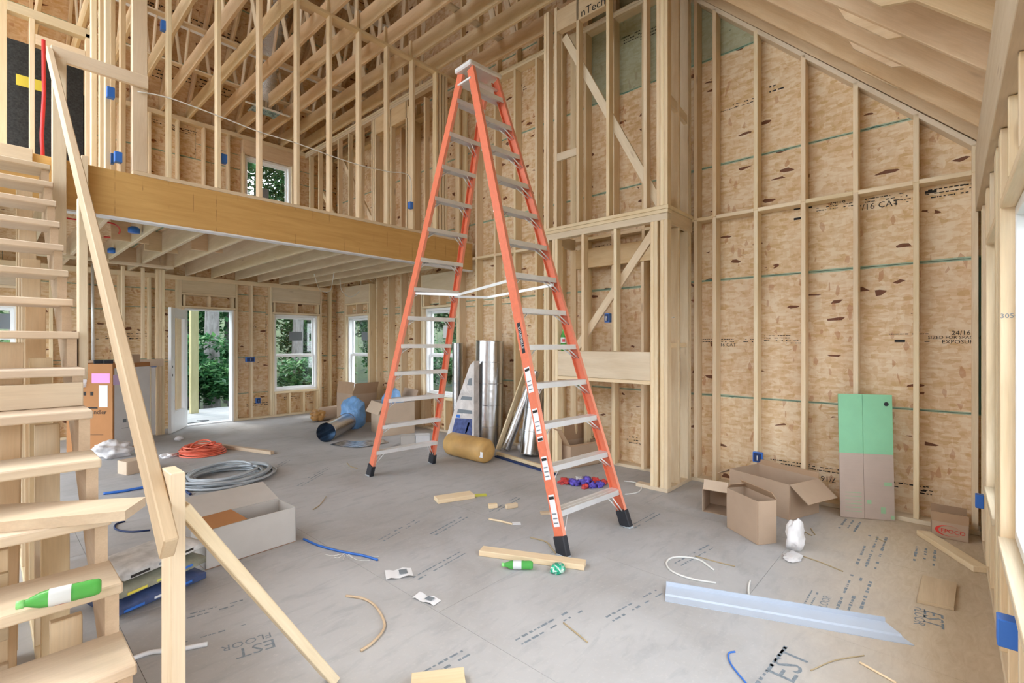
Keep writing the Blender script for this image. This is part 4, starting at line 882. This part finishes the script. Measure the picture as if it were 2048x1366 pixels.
for i, (n_, c_) in enumerate(bmats):
    M[n_] = plain(n_ + '_paper', c_, .55, 0, .25, sc_=14); o = put('mortar_bag', None, None, Matrix.Translation((bc.x, bc.y, z)), bagl[i], 'bag')
    Mb_ = Matrix.Translation((bc.x, bc.y, z + .041)) @ Matrix.Rotation(.30 + .06 * i, 4, 'Z'); put('sack', pillow(.50, .34, .085, M[n_], seed=i), o, Mb_)
    for j, (xx, w_, mm) in enumerate(((-.16, .10, 'blue' if i == 0 else 'yellow' if i == 1 else 'print'), (-.02, .08, 'paper' if i == 0 else 'lime' if i == 1 else 'stick'), (.10, .10, 'blue' if i < 2 else 'print'))):
        put('bag_print', boxmesh(w_, .013, .004, M[mm], 0), o, Mb_ @ frame((xx, -.168, -.004 + .004 * j), (1, 0, 0), (0, 0, 1)))
    z += .093
cable('plastic_strip', [fl(252, 1322, .01), fl(300, 1305, .012), fl(350, 1300, .012), fl(415, 1288, .01)], .011, M['paper'], None, label='white plastic strip on the floor behind the newel post', cat='strip')
wbp = fl(222, 915); crumple('plastic_bag', (wbp.x, wbp.y, 0), (.22, .14, .12), M['whitebag'], 'crumpled white plastic sheet beside the stair and air handler carton', 'bag', 12, .5)
N = fl(254, 951); carton('cardboard_box', N, fl(236, 947) - N, Vector((.24, .10, 0)), .15, M['cardlt'], M['card'], 'small taped cardboard box behind the stair stringer', lid=True)
crumple('plastic_scrap', fl(338, 914), (.10, .07, .03), M['whitebag'], 'white plastic scrap with blue print left of the coral coil', 'scrap', 14, .5); crumple('plastic_scrap', fl(357, 881), (.05, .05, .04), M['whitebag'], 'small clear plastic scrap before the open door', 'scrap', 15, .5)
# ---- air handler carton
p0 = Vector((1.174, 8.462, 0)); u = Vector((-.42, .47, 0)); v = Vector((.50, .44, 0)); HH = 1.21
ah = carton('appliance_carton', p0, u, v, HH, M['card2'], M['card2'], 'tall brown appliance carton with white side standing behind the stairs', lid=True)
un, vn = u.normalized(), v.normalized(); vn = Vector((un.y, -un.x, 0)); vn = vn if vn.dot(v) > 0 else -vn
Lv = abs(v.dot(vn)); out1, out2 = -vn, -un     # brown face looks along -vn, white face along -un
def onface(o, xdir, n, pts, mat, name, par, lift=.004):
    lift += .004
    Mx = plane_frame(o + n * lift, xdir, (0, 0, 1));
    if Mx.col[2].to_3d().dot(n) < 0: Mx = plane_frame(o + n * lift, -Vector(xdir), (0, 0, 1)); pts = [(-a, b) for a, b in pts]
    return slab(name, pts, -.001 if 0 else .001, mat, par, Mx)
R_ = lambda x0, x1, z0, z1: [(x0, z0), (x1, z0), (x1, z1), (x0, z1)]
onface(p0, vn, out2, R_(.02, Lv - .01, .02, HH - .06), M['cardw'], 'white_side', ah, .006)
onface(p0, un, out1, R_(.03, .28, .95, 1.08), M['pinkl'] if 'pinkl' in M else plain('pink_label', (.80, .30, .62), .5), 'pink_label', ah); onface(p0, vn, out2, R_(.0, .16, .92, 1.06), plain('lilac_tape', (.66, .50, .80), .5), 'tape', ah, .008)
onface(p0, un, out1, R_(.06, .18, .62, .92), M['paper'], 'paper_slip', ah, .005); onface(p0, un, out1, R_(.20, .55, .60, .62), M['print'], 'print_bar', ah)
for i in range(3): onface(p0, un, out1, R_(.26 + .10 * i, .30 + .10 * i, .78, .83), M['print'], 'print_mark', ah)
onface(p0, vn, out2, R_(.16, .22, .38, .43), M['stick'], 'print_mark', ah, .008); onface(p0, vn, out2, R_(.14, .26, .30, .305), M['stick'], 'print_mark', ah, .008)
Mt = plane_frame(p0 + un * .28 + Vector((0, 0, .55)) + out1 * .0075, -un, (0, 0, 1)); put('lettering', text_mesh('Air Handler', .085, M['print']), ah, Mt)
onface(p0, un, out1, R_(.12, .42, .24, .245), M['print'], 'print_bar', ah)
crumple('foam_wrap', p0 + un * .42 + out1 * .05 + Vector((0, 0, HH - .32)), (.12, .03, .12), M['whitebag'], None, None, 31, .2, parent=ah)
for i, (s_, lb) in enumerate(((.12, 'small black tool on top of the appliance carton, left one'), (.26, 'small black tool on top of the appliance carton, right one'))):
    q_ = p0 + un * (.42 - s_) + vn * .12; box('hand_tool', q_.x - .05, q_.x + .05, q_.y - .03, q_.y + .03, HH + .001, HH + .05, M['black'], None, label=lb, cat='tool')
q_ = p0 + un * .02 + vn * .3; carton('cardboard_box', q_ + Vector((0, 0, HH + .001)), un * .2, vn * .2, .12, M['card'], M['card'], 'small carton resting on top of the appliance carton', lid=True)
rod('conduit', atY(185, 527, BY - .03), atY(186, 724, BY - .03), .02, M['alu'], None, label='vertical metal conduit on the back wall above the appliance carton', cat='conduit')
# ---- ductwork and cartons in the back corner
def opentube(name, p0, p1, r, mat, label, cat, seams=0, par=None, seg=28, notch=False):
    p0, p1 = Vector(p0), Vector(p1); d = p1 - p0; L = d.length; Mx = frame(p0, d, (0, 0, 1) if abs(d.normalized().z) < .9 else (1, 0, 0)) @ Matrix.Rotation(math.pi / 2, 4, 'Y')
    prof = [(r - .004, .002), (r, 0)] 
    prof += [(r, L), (r - .004, L), (r - .004, .002)]
    ro = put(name, None, None, Matrix.Translation(p0), label, cat); put('pipe_wall', lathe(prof[1:2] + [(r, L)], mat, 40), ro, Mx); put('pipe_liner', lathe([(r - .004, 0), (r - .004, L)], mat, 40), ro, Mx)
    for i in range(seams + 2): z_ = min(max(.006, L * i / (seams + 1)), L - .006); put('seam', lathe([(r, z_ - .006), (r + .004, z_ - .003), (r + .004, z_ + .003), (r, z_ + .006)], mat, 40, False), ro, Mx)
    return ro, Mx
a = fl(652, 884); b = fl(694, 860); d_ = (b - a).normalized(); sd = Vector((-d_.y, d_.x, 0)); r = .145
opentube('metal_duct', a + Vector((0, 0, r)), b + Vector((0, 0, r)), r, M['metal'], 'shiny open-ended metal duct lying in front of the back windows', 'duct')
P = [fl(*p_) for p_ in ((660, 890), (700, 896), (722, 896), (778, 886), (765, 880), (712, 884), (690, 882))]; o = P[0]; slab('sheet_metal', [(p_.x - o.x, p_.y - o.y) for p_ in P], .003, M['metal'], None, Matrix.Translation((o.x, o.y, .012)), label='flat wavy piece of sheet metal in front of the blue bag', cat='sheet metal')
q_ = fl(722, 860); crumple('blue_bag', (q_.x + .02, q_.y + .30, 0), (.20, .20, .33), M['bluebag'], 'full blue plastic bag standing left of the open cartons', 'bag', 41, .22, 1.6)
N = fl(768, 873); cbx = carton('cardboard_box', N, fl(743, 862) - N, fl(829, 866) - N, .52, M['cardlt'], M['card'], 'open carton stuffed with blue plastic below the gable window', flaps=((0, .2, 150), (1, .2, 140), (2, .2, 20)))
q_ = N + (fl(743, 862) - N) * .5 + (fl(829, 866) - N) * .5; crumple('blue_bag', (q_.x, q_.y, .22), (.19, .19, .30), M['bluebag'], 'blue plastic bag bulging out of the open carton', 'bag', 44, .25, 1.6)
N = fl(750, 838); N = Vector((4.55, 8.1, 0)); carton('cardboard_box', N, Vector((-.02, .55, 0)), Vector((.5, 0, 0)), .55, M['card'], M['cardin'], 'taller open carton behind the blue bag in the corner', flaps=((3, .22, 20), (0, .22, -10)))
a, b = fl(638, 842), fl(712, 826); b = a + (Vector((5.0, 9.0, 0)) - a) * .95
rr = empty('wrapped_roll', a, 'amber plastic wrapped roll lying under the back window', 'roll'); dv2 = (b - a).normalized()
put('roll_body', lathe([(0, 0), (.10, .01), (.13, .05), (.13, (b - a).length - .04), (.1, (b - a).length), (0, (b - a).length)], M['card'], 20), rr, frame(a + Vector((0, 0, .13)), dv2, (0, 0, 1)) @ Matrix.Rotation(math.pi / 2, 4, 'Y'))
crumple('wrap_end', a + Vector((0, 0, .02)), (.14, .14, .12), M['amber'], None, None, 51, .4, parent=rr)
for i, (px, lb) in enumerate((((808, 889), 'grey cardboard spool on the floor behind the far ladder step'), ((838, 888), 'white printed carton beside the grey spool'))):
    p_ = fl(*px); c_ = carton('small_carton', (p_.x - .06, p_.y, 0), Vector((.17, -.12, 0)), Vector((.1, .14, 0)), .13, M['greycard'] if i == 0 else M['cardw'], M['card'], lb, lid=True)
a, b = fl(893, 914), fl(972, 934); d_ = (b - a).normalized(); r = .15; off = Vector((.14, .1, r)); L = (b - a).length
ir = empty('insulation_roll', a, 'tan paper wrapped insulation roll lying at the rear ladder foot', 'roll'); Mi = frame(a + off, d_, (0, 0, 1)) @ Matrix.Rotation(math.pi / 2, 4, 'Y')
put('roll_body', lathe([(0, .01), (.08, 0), (.13, .015), (r, .05), (r * 1.02, L * .5), (r, L - .05), (.13, L - .015), (.08, L), (0, L - .01)], M['tan'], 28), ir, Mi)
put('paper_label', boxmesh(.10, .07, .003, M['paper'], 0), ir, frame(a + off + d_ * (L - .10) + Vector((-.118, -.075, -.02)).normalized() * (r + .001), d_, (0, 0, 1)))
DX = Vector((4.93, 4.96, 0)); opentube('metal_duct', DX, DX + Vector((.02, -.02, 1.53)), .205, M['metal'], 'wide shiny metal duct standing upright against the gable studs', 'duct', seams=4)
opentube('metal_duct', (5.08, 5.80, 0), (5.08, 5.80, 1.50), .085, M['metal'], 'narrow grey metal duct standing beside the last gable window', 'duct')
X0 = 4.60
P = [atX(*p_, X0) for p_ in ((888, 893), (948, 893), (948, 722), (940, 730), (915, 800))]; pg = empty('plastic_sack', (X0, P[0].y, 0), 'white printed plastic sack leaning beside the standing duct', 'sack')
zz0 = min(p_.z for p_ in P); P = [Vector((p_.x, p_.y, max(0.004, p_.z))) for p_ in P]
M['sackw'] = foil_bag_mat('printed_white_sack', (.72, .68, .66), 5, .45)
slab('sack_body', [(p_.y, p_.z) for p_ in P], -.10, M['sackw'], pg, plane_frame((X0, 0, 0), (0, 1, 0), (0, 0, 1)))
def band(pts, mat): slab('sack_print', [(lambda w_: (w_.y, max(.01, w_.z)))(atX(*p_, X0 - .002)) for p_ in pts], .001, mat, pg, plane_frame((X0 - .001, 0, 0), (0, 1, 0), (0, 0, 1)))
band(((903, 868), (944, 873), (944, 838), (911, 836)), plain('sack_navy', (.06, .09, .25), .5, 0, .4, sc_=20)); band(((914, 826), (944, 828), (944, 821), (916, 818)), M['stick']); band(((921, 799), (944, 801), (944, 794), (924, 792)), M['stick']); band(((934, 770), (944, 771), (944, 756), (938, 757)), M['stick']); band(((912, 835), (920, 836), (920, 829), (913, 829)), M['blue']); band(((930, 866), (933, 866), (940, 845), (936, 845)), M['blue'])
# leaning trims and pipe
a = fl(996, 902); b = atX(1052, 742, 5.14); board('trim_board', a + Vector((0, 0, .02)), b, .09, .022, M['pine'], None, up=(1, 0, 0), label='thin pine board leaning on the gable studs behind the insulation roll', cat='board')
a = fl(1012, 903); b = atX(1072, 742, 5.13); opentube('metal_channel', a + Vector((0, 0, .03)), b, .06, M['metal'], 'slim metal pipe leaning next to the pine board', 'pipe')
a = fl(1056, 915); b = atX(1074, 772, 5.0); opentube('stove_pipe', a + Vector((0.05, .03, .03)), b, .125, M['metal'], 'short thick metal pipe leaning behind the ladder rail', 'pipe', seams=2)
a, b = fl(992, 914), fl(1112, 951); tr_ = empty('floor_channel', a, 'pine strip with dark metal channel on the floor before the leaning pipes', 'trim strip'); board('wood_strip', a + Vector((0.05, .03, .03)), b + Vector((0.05, .03, .03)), .055, .04, M['pine'], tr_); board('metal_strip', a + Vector((0, 0, .012)), b + Vector((0, 0, .012)), .02, .05, M['bluedk'], tr_)
for i, (px, py, lb) in enumerate(((1029, 904, 'lower white insulation sleeve between the leaning pipes'), (1030, 885, 'middle white insulation sleeve between the leaning pipes'), (1031, 867, 'upper white insulation sleeve between the leaning pipes'))):
    w0 = fl(1030, 905); z_ = .05 + .1 * i; put('insulation_sleeve', lathe([(0, 0), (.045, .0), (.05, .01), (.05, .30), (.045, .31), (0, .31)], M['whitebag'], 16), None, frame((w0.x + .14 + .02 * i, w0.y + .06, z_), (.35, -.9, 0), (0, 0, 1)) @ Matrix.Rotation(math.pi / 2, 4, 'Y'), lb, 'sleeve')
N = fl(1142, 938); carton('cardboard_box', N, fl(1208, 925) - N, Vector((.14, .30, 0)), .26, M['card'], M['cardin'], 'open cardboard box with raised flaps inside the fireplace chase', flaps=((3, .26, 35), (2, .20, 10), (0, .02, -20)))
cable('white_hose', [(5.02, 2.3, 1.75), (4.9, 2.15, 1.77), (4.75, 2.1, 1.76)], .008, M['wcable'], None, label='white wire crossing the chase side bay', cat='wire')
# ================================================================ PRINTED MARKS
def inkdash(w, h, rows, seed, mat):
    rnd = random.Random(seed); v = []; fs = []
    for r in range(rows):
        y = h / 2 - (r + .5) * h / rows; x = -w / 2
        while x < w / 2:
            l = rnd.uniform(.25, 1.0) * h / rows * 1.1; 
            if rnd.random() < .78:
                hh = h / rows * rnd.choice((.28, .34, .22)); b = len(v); v += [(x, y - hh / 2, 0), (x + l, y - hh / 2, 0), (x + l, y + hh / 2, 0), (x, y + hh / 2, 0)]; fs.append([b, b + 1, b + 2, b + 3])
            x += l + rnd.uniform(.1, .4) * h / rows
    return pyd(v, fs, mat)
def onplane(px, py, p0, n): d = ray(px, py); o = Vector((0, 0, CAMH)); n = Vector(n); return o + d * ((Vector(p0) - o).dot(n) / d.dot(n))
def stencil(px, py, what, size, parent, p0=(GS - .0015, 0, 0), n=(-1, 0, 0), xd=(0, -1, 0), rot=0.0, mat=None, w=.3, rows=2, seed=1):
    p = onplane(px, py, p0, n); Mx = plane_frame(p, xd, Vector(n).cross(Vector(xd))) @ Matrix.Rotation(rot, 4, 'Z'); mat = mat or M['print']
    if what: return put('stencil_print', text_mesh(what, size, mat), parent, Mx)
    return put('stencil_print', inkdash(w, size * rows, rows, seed, mat), parent, Mx)
G = wr
stencil(1755, 411, '7/16 CAT', .075, G); stencil(1772, 395, None, .028, G, w=.30, rows=2, seed=3); stencil(1805, 402, None, .026, G, w=.12, rows=2, seed=4)
stencil(1675, 404, '24/16', .055, G); stencil(1668, 414, None, .025, G, w=.28, rows=2, seed=5); stencil(1612, 416, None, .04, G, w=.14, rows=1, seed=6); stencil(1590, 428, None, .10, G, w=.02, rows=2, seed=7)
stencil(1885, 384, None, .032, G, w=.22, rows=3, seed=8); stencil(1938, 376, None, .03, G, w=.10, rows=3, seed=9); stencil(1853, 385, None, .1, G, w=.02, rows=1, seed=10)
for px in (1412, 1455, 1500): stencil(px, 681, None, .025, G, w=.13, rows=2, seed=px)
stencil(1452, 690, '7/16 CAT', .05, G); stencil(1552, 676, None, .024, G, w=.22, rows=3, seed=21); stencil(1590, 684, None, .022, G, w=.16, rows=2, seed=22)
stencil(1810, 668, None, .022, G, w=.28, rows=1, seed=23); stencil(1922, 666, '24/16', .05, G); stencil(1912, 675, 'SIZED FOR SPACING', .038, G); stencil(1925, 684, 'EXPOSURE 1', .045, G)
stencil(1855, 683, None, .03, G, w=.1, rows=1, seed=24); stencil(1792, 682, None, .08, G, w=.02, rows=1, seed=26)
stencil(1637, 955, '7/16 CAT', .07, G, rot=math.pi); stencil(1655, 940, None, .03, G, w=.25, rows=2, seed=27); stencil(1580, 930, None, .03, G, w=.35, rows=3, seed=28)
stencil(1810, 972, None, .035, G, w=.25, rows=2, seed=29); stencil(1848, 980, None, .03, G, w=.1, rows=3, seed=30); stencil(1490, 205, None, .03, G, w=.24, rows=2, seed=31); stencil(1552, 175, None, .05, G, w=.12, rows=2, seed=32); stencil(1470, 215, None, .02, G, w=.3, rows=1, seed=33)
stencil(1300, 65, None, .035, G, w=.25, rows=3, seed=34); stencil(1262, 75, None, .035, G, w=.2, rows=3, seed=35); stencil(1048, 177, None, .035, G, w=.2, rows=2, seed=36); stencil(1035, 175, None, .12, G, w=.02, rows=1, seed=37)
stencil(1134, 313, None, .04, G, w=.14, rows=2, seed=38); stencil(1180, 870, '7/16 CAT', .06, G); stencil(1195, 880, None, .03, G, w=.14, rows=2, seed=39); stencil(1265, 880, None, .035, G, w=.2, rows=3, seed=40); stencil(1200, 492, None, .03, G, w=.3, rows=1, seed=41)
stencil(970, 518, None, .03, G, w=.2, rows=1, seed=42); stencil(800, 684, None, .03, G, w=.6, rows=2, seed=43); stencil(1010, 670, None, .03, G, w=.4, rows=2, seed=44); stencil(840, 275, None, .03, G, w=.3, rows=2, seed=45)
BP = dict(p0=(0, BS - .0015, 0), n=(0, -1, 0), xd=(1, 0, 0))
for i, (px, py, w_, r_) in enumerate(((238, 675, .35, 2), (268, 672, .35, 3), (180, 678, .2, 1), (520, 808, .5, 2), (585, 795, .35, 2), (625, 790, .25, 2), (508, 650, .05, 3), (320, 245, .4, 2), (360, 258, .5, 2), (355, 262, .3, 1))): stencil(px, py, None, .04, wb, w=w_, rows=r_, seed=60 + i, **BP)
RP = dict(p0=(0, BY + .1, 5.845), n=(0, -r2, -r2), xd=(1, 0, 0))
for i, (px, py) in enumerate(((310, 15), (320, 22), (390, 48), (455, 75), (400, 165), (310, 145), (450, 185))): stencil(px, py, None, .06, ce, w=.5, rows=3, seed=80 + i, **RP)
stencil(1186, 14, 'nTech', .13, ch, p0=(CX - .002, 0, 0), rot=.0)
stencil(2019, 632, '3050', .032, wf, p0=(3.2795, 0, 0), n=(-1, 0, 0), mat=M['stick'])
stencil(535, 672, None, .05, wb, p0=(0, BS - .0015, 0), n=(0, -1, 0), xd=(0, 0, -1), w=.5, rows=2, seed=99)
# faded prints on the subfloor
def fprint(px, py, s_, size, a, b, w=None, rows=1, seed=1):
    p = fl(px, py, .0008); xd = (fl(*b) - fl(*a)).normalized(); yd = Vector((-xd.y, xd.x, 0)); Mx = plane_frame(p, xd, yd)
    put('floor_print', text_mesh(s_, size, M['fprint']) if s_ else inkdash(w, size * rows, rows, seed, M['fprint']), floor, Mx)
u1_ = ((545, 1272), (455, 1300))
fprint(512, 1296, 'EST', .115, *u1_); fprint(494, 1283, 'FLOOR', .07, *u1_); fprint(425, 1268, None, .03, *u1_, w=.30, rows=1, seed=5); fprint(415, 1222, None, .04, *u1_, w=.35, rows=2, seed=6)
u2_ = ((1545, 1366), (1600, 1290))
fprint(1535, 1340, None, .05, *u2_, w=.45, rows=1, seed=7); fprint(1580, 1330, 'EST', .17, *u2_); fprint(1650, 1205, 'FLOOR', .06, (1630, 1240), (1655, 1190)); fprint(1620, 1200, None, .03, (1630, 1240), (1655, 1190), w=.25, rows=2, seed=8)
u3_ = ((1850, 1170), (1850, 1240))
fprint(1865, 1238, 'EST', .12, *u3_); fprint(1838, 1232, 'FLOOR', .07, *u3_); fprint(1850, 1110, None, .05, (1850, 1090), (1843, 1130), w=.3, rows=3, seed=9); fprint(1700, 1050, None, .05, (1715, 1030), (1690, 1065), w=.28, rows=3, seed=10)
for i, (px, py) in enumerate(((800, 1060), (900, 1050), (1010, 1010), (1290, 1040), (1390, 1110), (640, 945), (620, 960), (880, 1130), (1270, 1210), (850, 1350), (1100, 1250), (560, 930))): fprint(px, py, None, .045, (px, py), (px + 40, py - 22), w=.45, rows=2, seed=110 + i)
for px, py in ((1705, 1200), (1745, 1100)): fprint(px, py, None, .05, (1705, 1200), (1745, 1100), w=.7, rows=3, seed=px)
# ================================================================ OUTSIDE
kg = NB('forest_floor'); _f = kg.noise(kg.coords((1, 1, 1), False), 1.3, 5); M['ground'] = kg.done(kg.ramp(_f, (.3, (.018, .035, .014)), (.6, (.035, .06, .02)), (.8, (.05, .08, .03))), .95)
gr = []; NG = 30
def gz(x, y):
    r_ = math.hypot(x - 2, y - 5); return -.75 - .02 * max(0, r_ - 9) + max(0, r_ - 18) * .38 * min(1, max(0, (x + y - 8) / 8)) + .25 * mnoise.noise(Vector((x * .2, y * .2, 0)))
vg = [(-45 + 95 * i / NG, -40 + 95 * j / NG) for i in range(NG + 1) for j in range(NG + 1)]
put('ground', pyd([(x, y, gz(x, y)) for x, y in vg], [[i * (NG + 1) + j, (i + 1) * (NG + 1) + j, (i + 1) * (NG + 1) + j + 1, i * (NG + 1) + j + 1] for i in range(NG) for j in range(NG)], M['ground'], True), kind='structure')
dk = empty('deck', (2.8, 11.3, -.1), 'pale weathered deck boards outside the open door', 'deck')
M['deckb'] = wood('weathered_deck', (.34, .35, .36), (.27, .28, .29), .1)
for i in range(17): box('deck_board', 1.2, 4.1, BS + .06 + .143 * i, BS + .06 + .143 * i + .138, -.06, -.022, M['deckb'], dk)
for x in (1.3, 2.6, 4.0): box('deck_joist', x, x + .04, BS + .04, 12.7, -.25, -.061, M['treated'], dk)
tagp(box('porch_post', 2.97, 3.11, 12.0, 12.14, -.02, 2.9, M['treated'], dk), 'square treated timber porch post')
for x in (1.3, 4.0): box('deck_post', x, x + .1, 12.5, 12.6, -1.2, -.25, M['treated'], dk)
cable('deck_cable', [(2.5, 10.6, -.015), (2.8, 10.62, -.015), (2.95, 10.72, -.015), (2.78, 10.85, -.015)], .006, M['black'], None, label='thin dark cord lying on the deck boards', cat='cord')
kl = NB('leaf'); _r = kl.n('ShaderNodeNewGeometry').outputs['Random Per Island']; _cl = kl.ramp(_r, (0, (.014, .065, .025)), (.55, (.045, .16, .06)), (1, (.14, .32, .11)))
kl.b.inputs['Subsurface Weight'].default_value = 0; _tl = kl.n('ShaderNodeBsdfTranslucent'); kl.l(_cl, _tl.inputs[0]); _df = kl.b; kl.l(_cl, _df.inputs['Base Color']); _df.inputs['Roughness'].default_value = .45
_mx = kl.n('ShaderNodeMixShader'); _mx.inputs[0].default_value = .4; kl.l(_df.outputs[0], _mx.inputs[1]); kl.l(_tl.outputs[0], _mx.inputs[2]); kl.l(_mx.outputs[0], kl.t.nodes['Material Output'].inputs[0]); M['leaf'] = kl.m
kb = NB('grey_bark'); _f = kb.noise(kb.coords((6, 6, 1.2)), 2.5, 5, .65); kb.bump(_f, .6, .02); M['bark'] = kb.done(kb.ramp(_f, (.35, (.13, .12, .115)), (.65, (.26, .25, .25))), .9)
def leaves(n, rx, rz, size, seed, shell=.45):
    rnd = random.Random(seed); v = []; fs = []
    cl_ = []
    for _ in range(46):
        d = Vector((rnd.gauss(0, 1), rnd.gauss(0, 1), rnd.gauss(0, 1))).normalized() * (shell + (.82 - shell) * rnd.random()); cl_.append(Vector((d.x * rx, d.y * rx, d.z * rz)))
    for i in range(n):
        c = rnd.choice(cl_) + Vector((rnd.uniform(-1, 1) * rx * .24, rnd.uniform(-1, 1) * rx * .24, rnd.uniform(-1, 1) * rz * .16)); s_ = size * rnd.uniform(.6, 1.3)
        a = Vector((rnd.uniform(-1, 1), rnd.uniform(-1, 1), rnd.uniform(-.7, .3))).normalized(); b = a.cross(Vector((rnd.uniform(-.6, .6), rnd.uniform(-.6, .6), 1))).normalized(); nn_ = a.cross(b)
        k = len(v); v += [c - a * s_ * .5, c + b * s_ * .28 + nn_ * s_ * .06, c + a * s_ * .5, c - b * s_ * .28 + nn_ * s_ * .06]; fs.append([k, k + 1, k + 2, k + 3])
    return pyd(v, fs, M['leaf'])
LV = [leaves(9000, 1.95, 3.6, .20, s_) for s_ in (1, 2, 3)]; LS = [leaves(4500, 1.25, 1.1, .15, s_, .2) for s_ in (4, 5)]
rt = random.Random(11)
def tree(x, y, zc, label, h=9.0, r=.16, lean=.2, fork=True, sc_=1.0, i=0, group=None):
    z0 = gz(x, y) - .1; t = put('tree', None, None, Matrix.Translation((x, y, z0)), label, 'tree', group)
    pts = [Vector((0, 0, 0)), Vector((lean * .25, .05, h * .25)), Vector((lean * .4, -.05, h * .5)), Vector((lean * 1.1, .05, h * .8)), Vector((lean * 1.4, 0, h))]; sp = spline(pts, 5)
    put('trunk', tube_mesh(sp, r, M['bark'], 10, taper=[1 - .7 * k / len(sp) for k in range(len(sp))]), t, Matrix.Translation((x, y, z0)))
    if fork:
        for k in range(2): b0 = sp[6 + 4 * k]; b1 = b0 + Vector((rt.uniform(.8, 1.6), rt.uniform(-.8, .8), rt.uniform(.8, 1.6))); put('branch', tube_mesh([b0, (b0 + b1) / 2 + Vector((0, 0, .1)), b1], r * .38, M['bark'], 7, taper=[1, .7, .35]), t, Matrix.Translation((x, y, z0)))
    o = put('foliage', LV[i % 3], t, Matrix.Translation((x, y, zc)) @ Matrix.Rotation(rt.uniform(0, 6), 4, 'Z') @ Matrix.Diagonal((sc_, sc_, sc_, 1))); o['kind'] = 'stuff'; return t
def shrub(x, y, zc, i, label, sc_=1.0):
    z0 = gz(x, y); t = put('shrub', None, None, Matrix.Translation((x, y, z0)), label, 'shrub', 'undergrowth outside the windows')
    put('stem', tube_mesh([Vector((0, 0, -.1)), Vector((.05, 0, zc - z0))], .03, M['bark'], 6), t, Matrix.Translation((x, y, z0)))
    o = put('foliage', LS[i % 2], t, Matrix.Translation((x, y, zc)) @ Matrix.Rotation(rt.uniform(0, 6), 4, 'Z') @ Matrix.Diagonal((sc_, sc_, sc_, 1))); o['kind'] = 'stuff'
q = atY(424, 700, 14.6); tree(q.x, q.y, 7.4, 'grey-trunked tree seen through the open door', 10, .21, .05, False, .68)
q = atY(592, 700, 15.5); tree(q.x, q.y, 7.6, 'pale-trunked tree centred behind the back window', 10, .20, .3, False, .68, i=1)
q = atY(46, 700, 15.0); tree(q.x, q.y, 7.4, 'pale-trunked tree outside the window behind the stairs', 9, .2, .1, False, .68, i=2)
tree(5.75, 16.4, 6.9, 'tall leafy tree filling the small loft window', 9, .14, .1, False, .78, 1)
spots = [(2.0, 17.2), (4.6, 18.2), (8.2, 17.4), (6.4, 20.6), (10.0, 15.0), (13.9, 14.6), (12.0, 10.4), (16.2, 10.3), (14.6, 6.2), (13.2, 2.0), (-2.6, 18.5), (-6.5, 16.5), (.6, 21.4), (4.6, 20.4), (8.6, 19.4), (12.6, 18.8), (16.6, 18.2), (2.6, 25.2), (6.6, 24.4), (10.6, 23.4), (14.6, 22.8), (18.5, 14.2), (-2.4, 23.5)]
for i, (x, y) in enumerate(spots): tree(x + rt.uniform(-.4, .4), y + rt.uniform(-.4, .4), (rt.uniform(2.4, 3.4) if y < 19 else rt.uniform(4.4, 6.2)), 'leafy green woodland tree beyond the house', rt.uniform(7, 10), rt.uniform(.1, .17), rt.uniform(-.4, .4), False, rt.uniform(.92, 1.02), i, 'woodland trees beyond the house')
sh = [(.9, 13.6), (3.6, 14.0), (6.2, 13.2), (8.9, 12.0), (9.2, 8.8), (10.4, 6.0), (-1.8, 14.2), (7.6, 16.6), (5.4, 17.6), (11.6, 12.9), (.2, 17.2)]
for i, (x, y) in enumerate(sh): shrub(x, y, gz(x, y) + rt.uniform(.8, 1.9), i, 'bright leafy shrub in the undergrowth outside', rt.uniform(.95, 1.1))
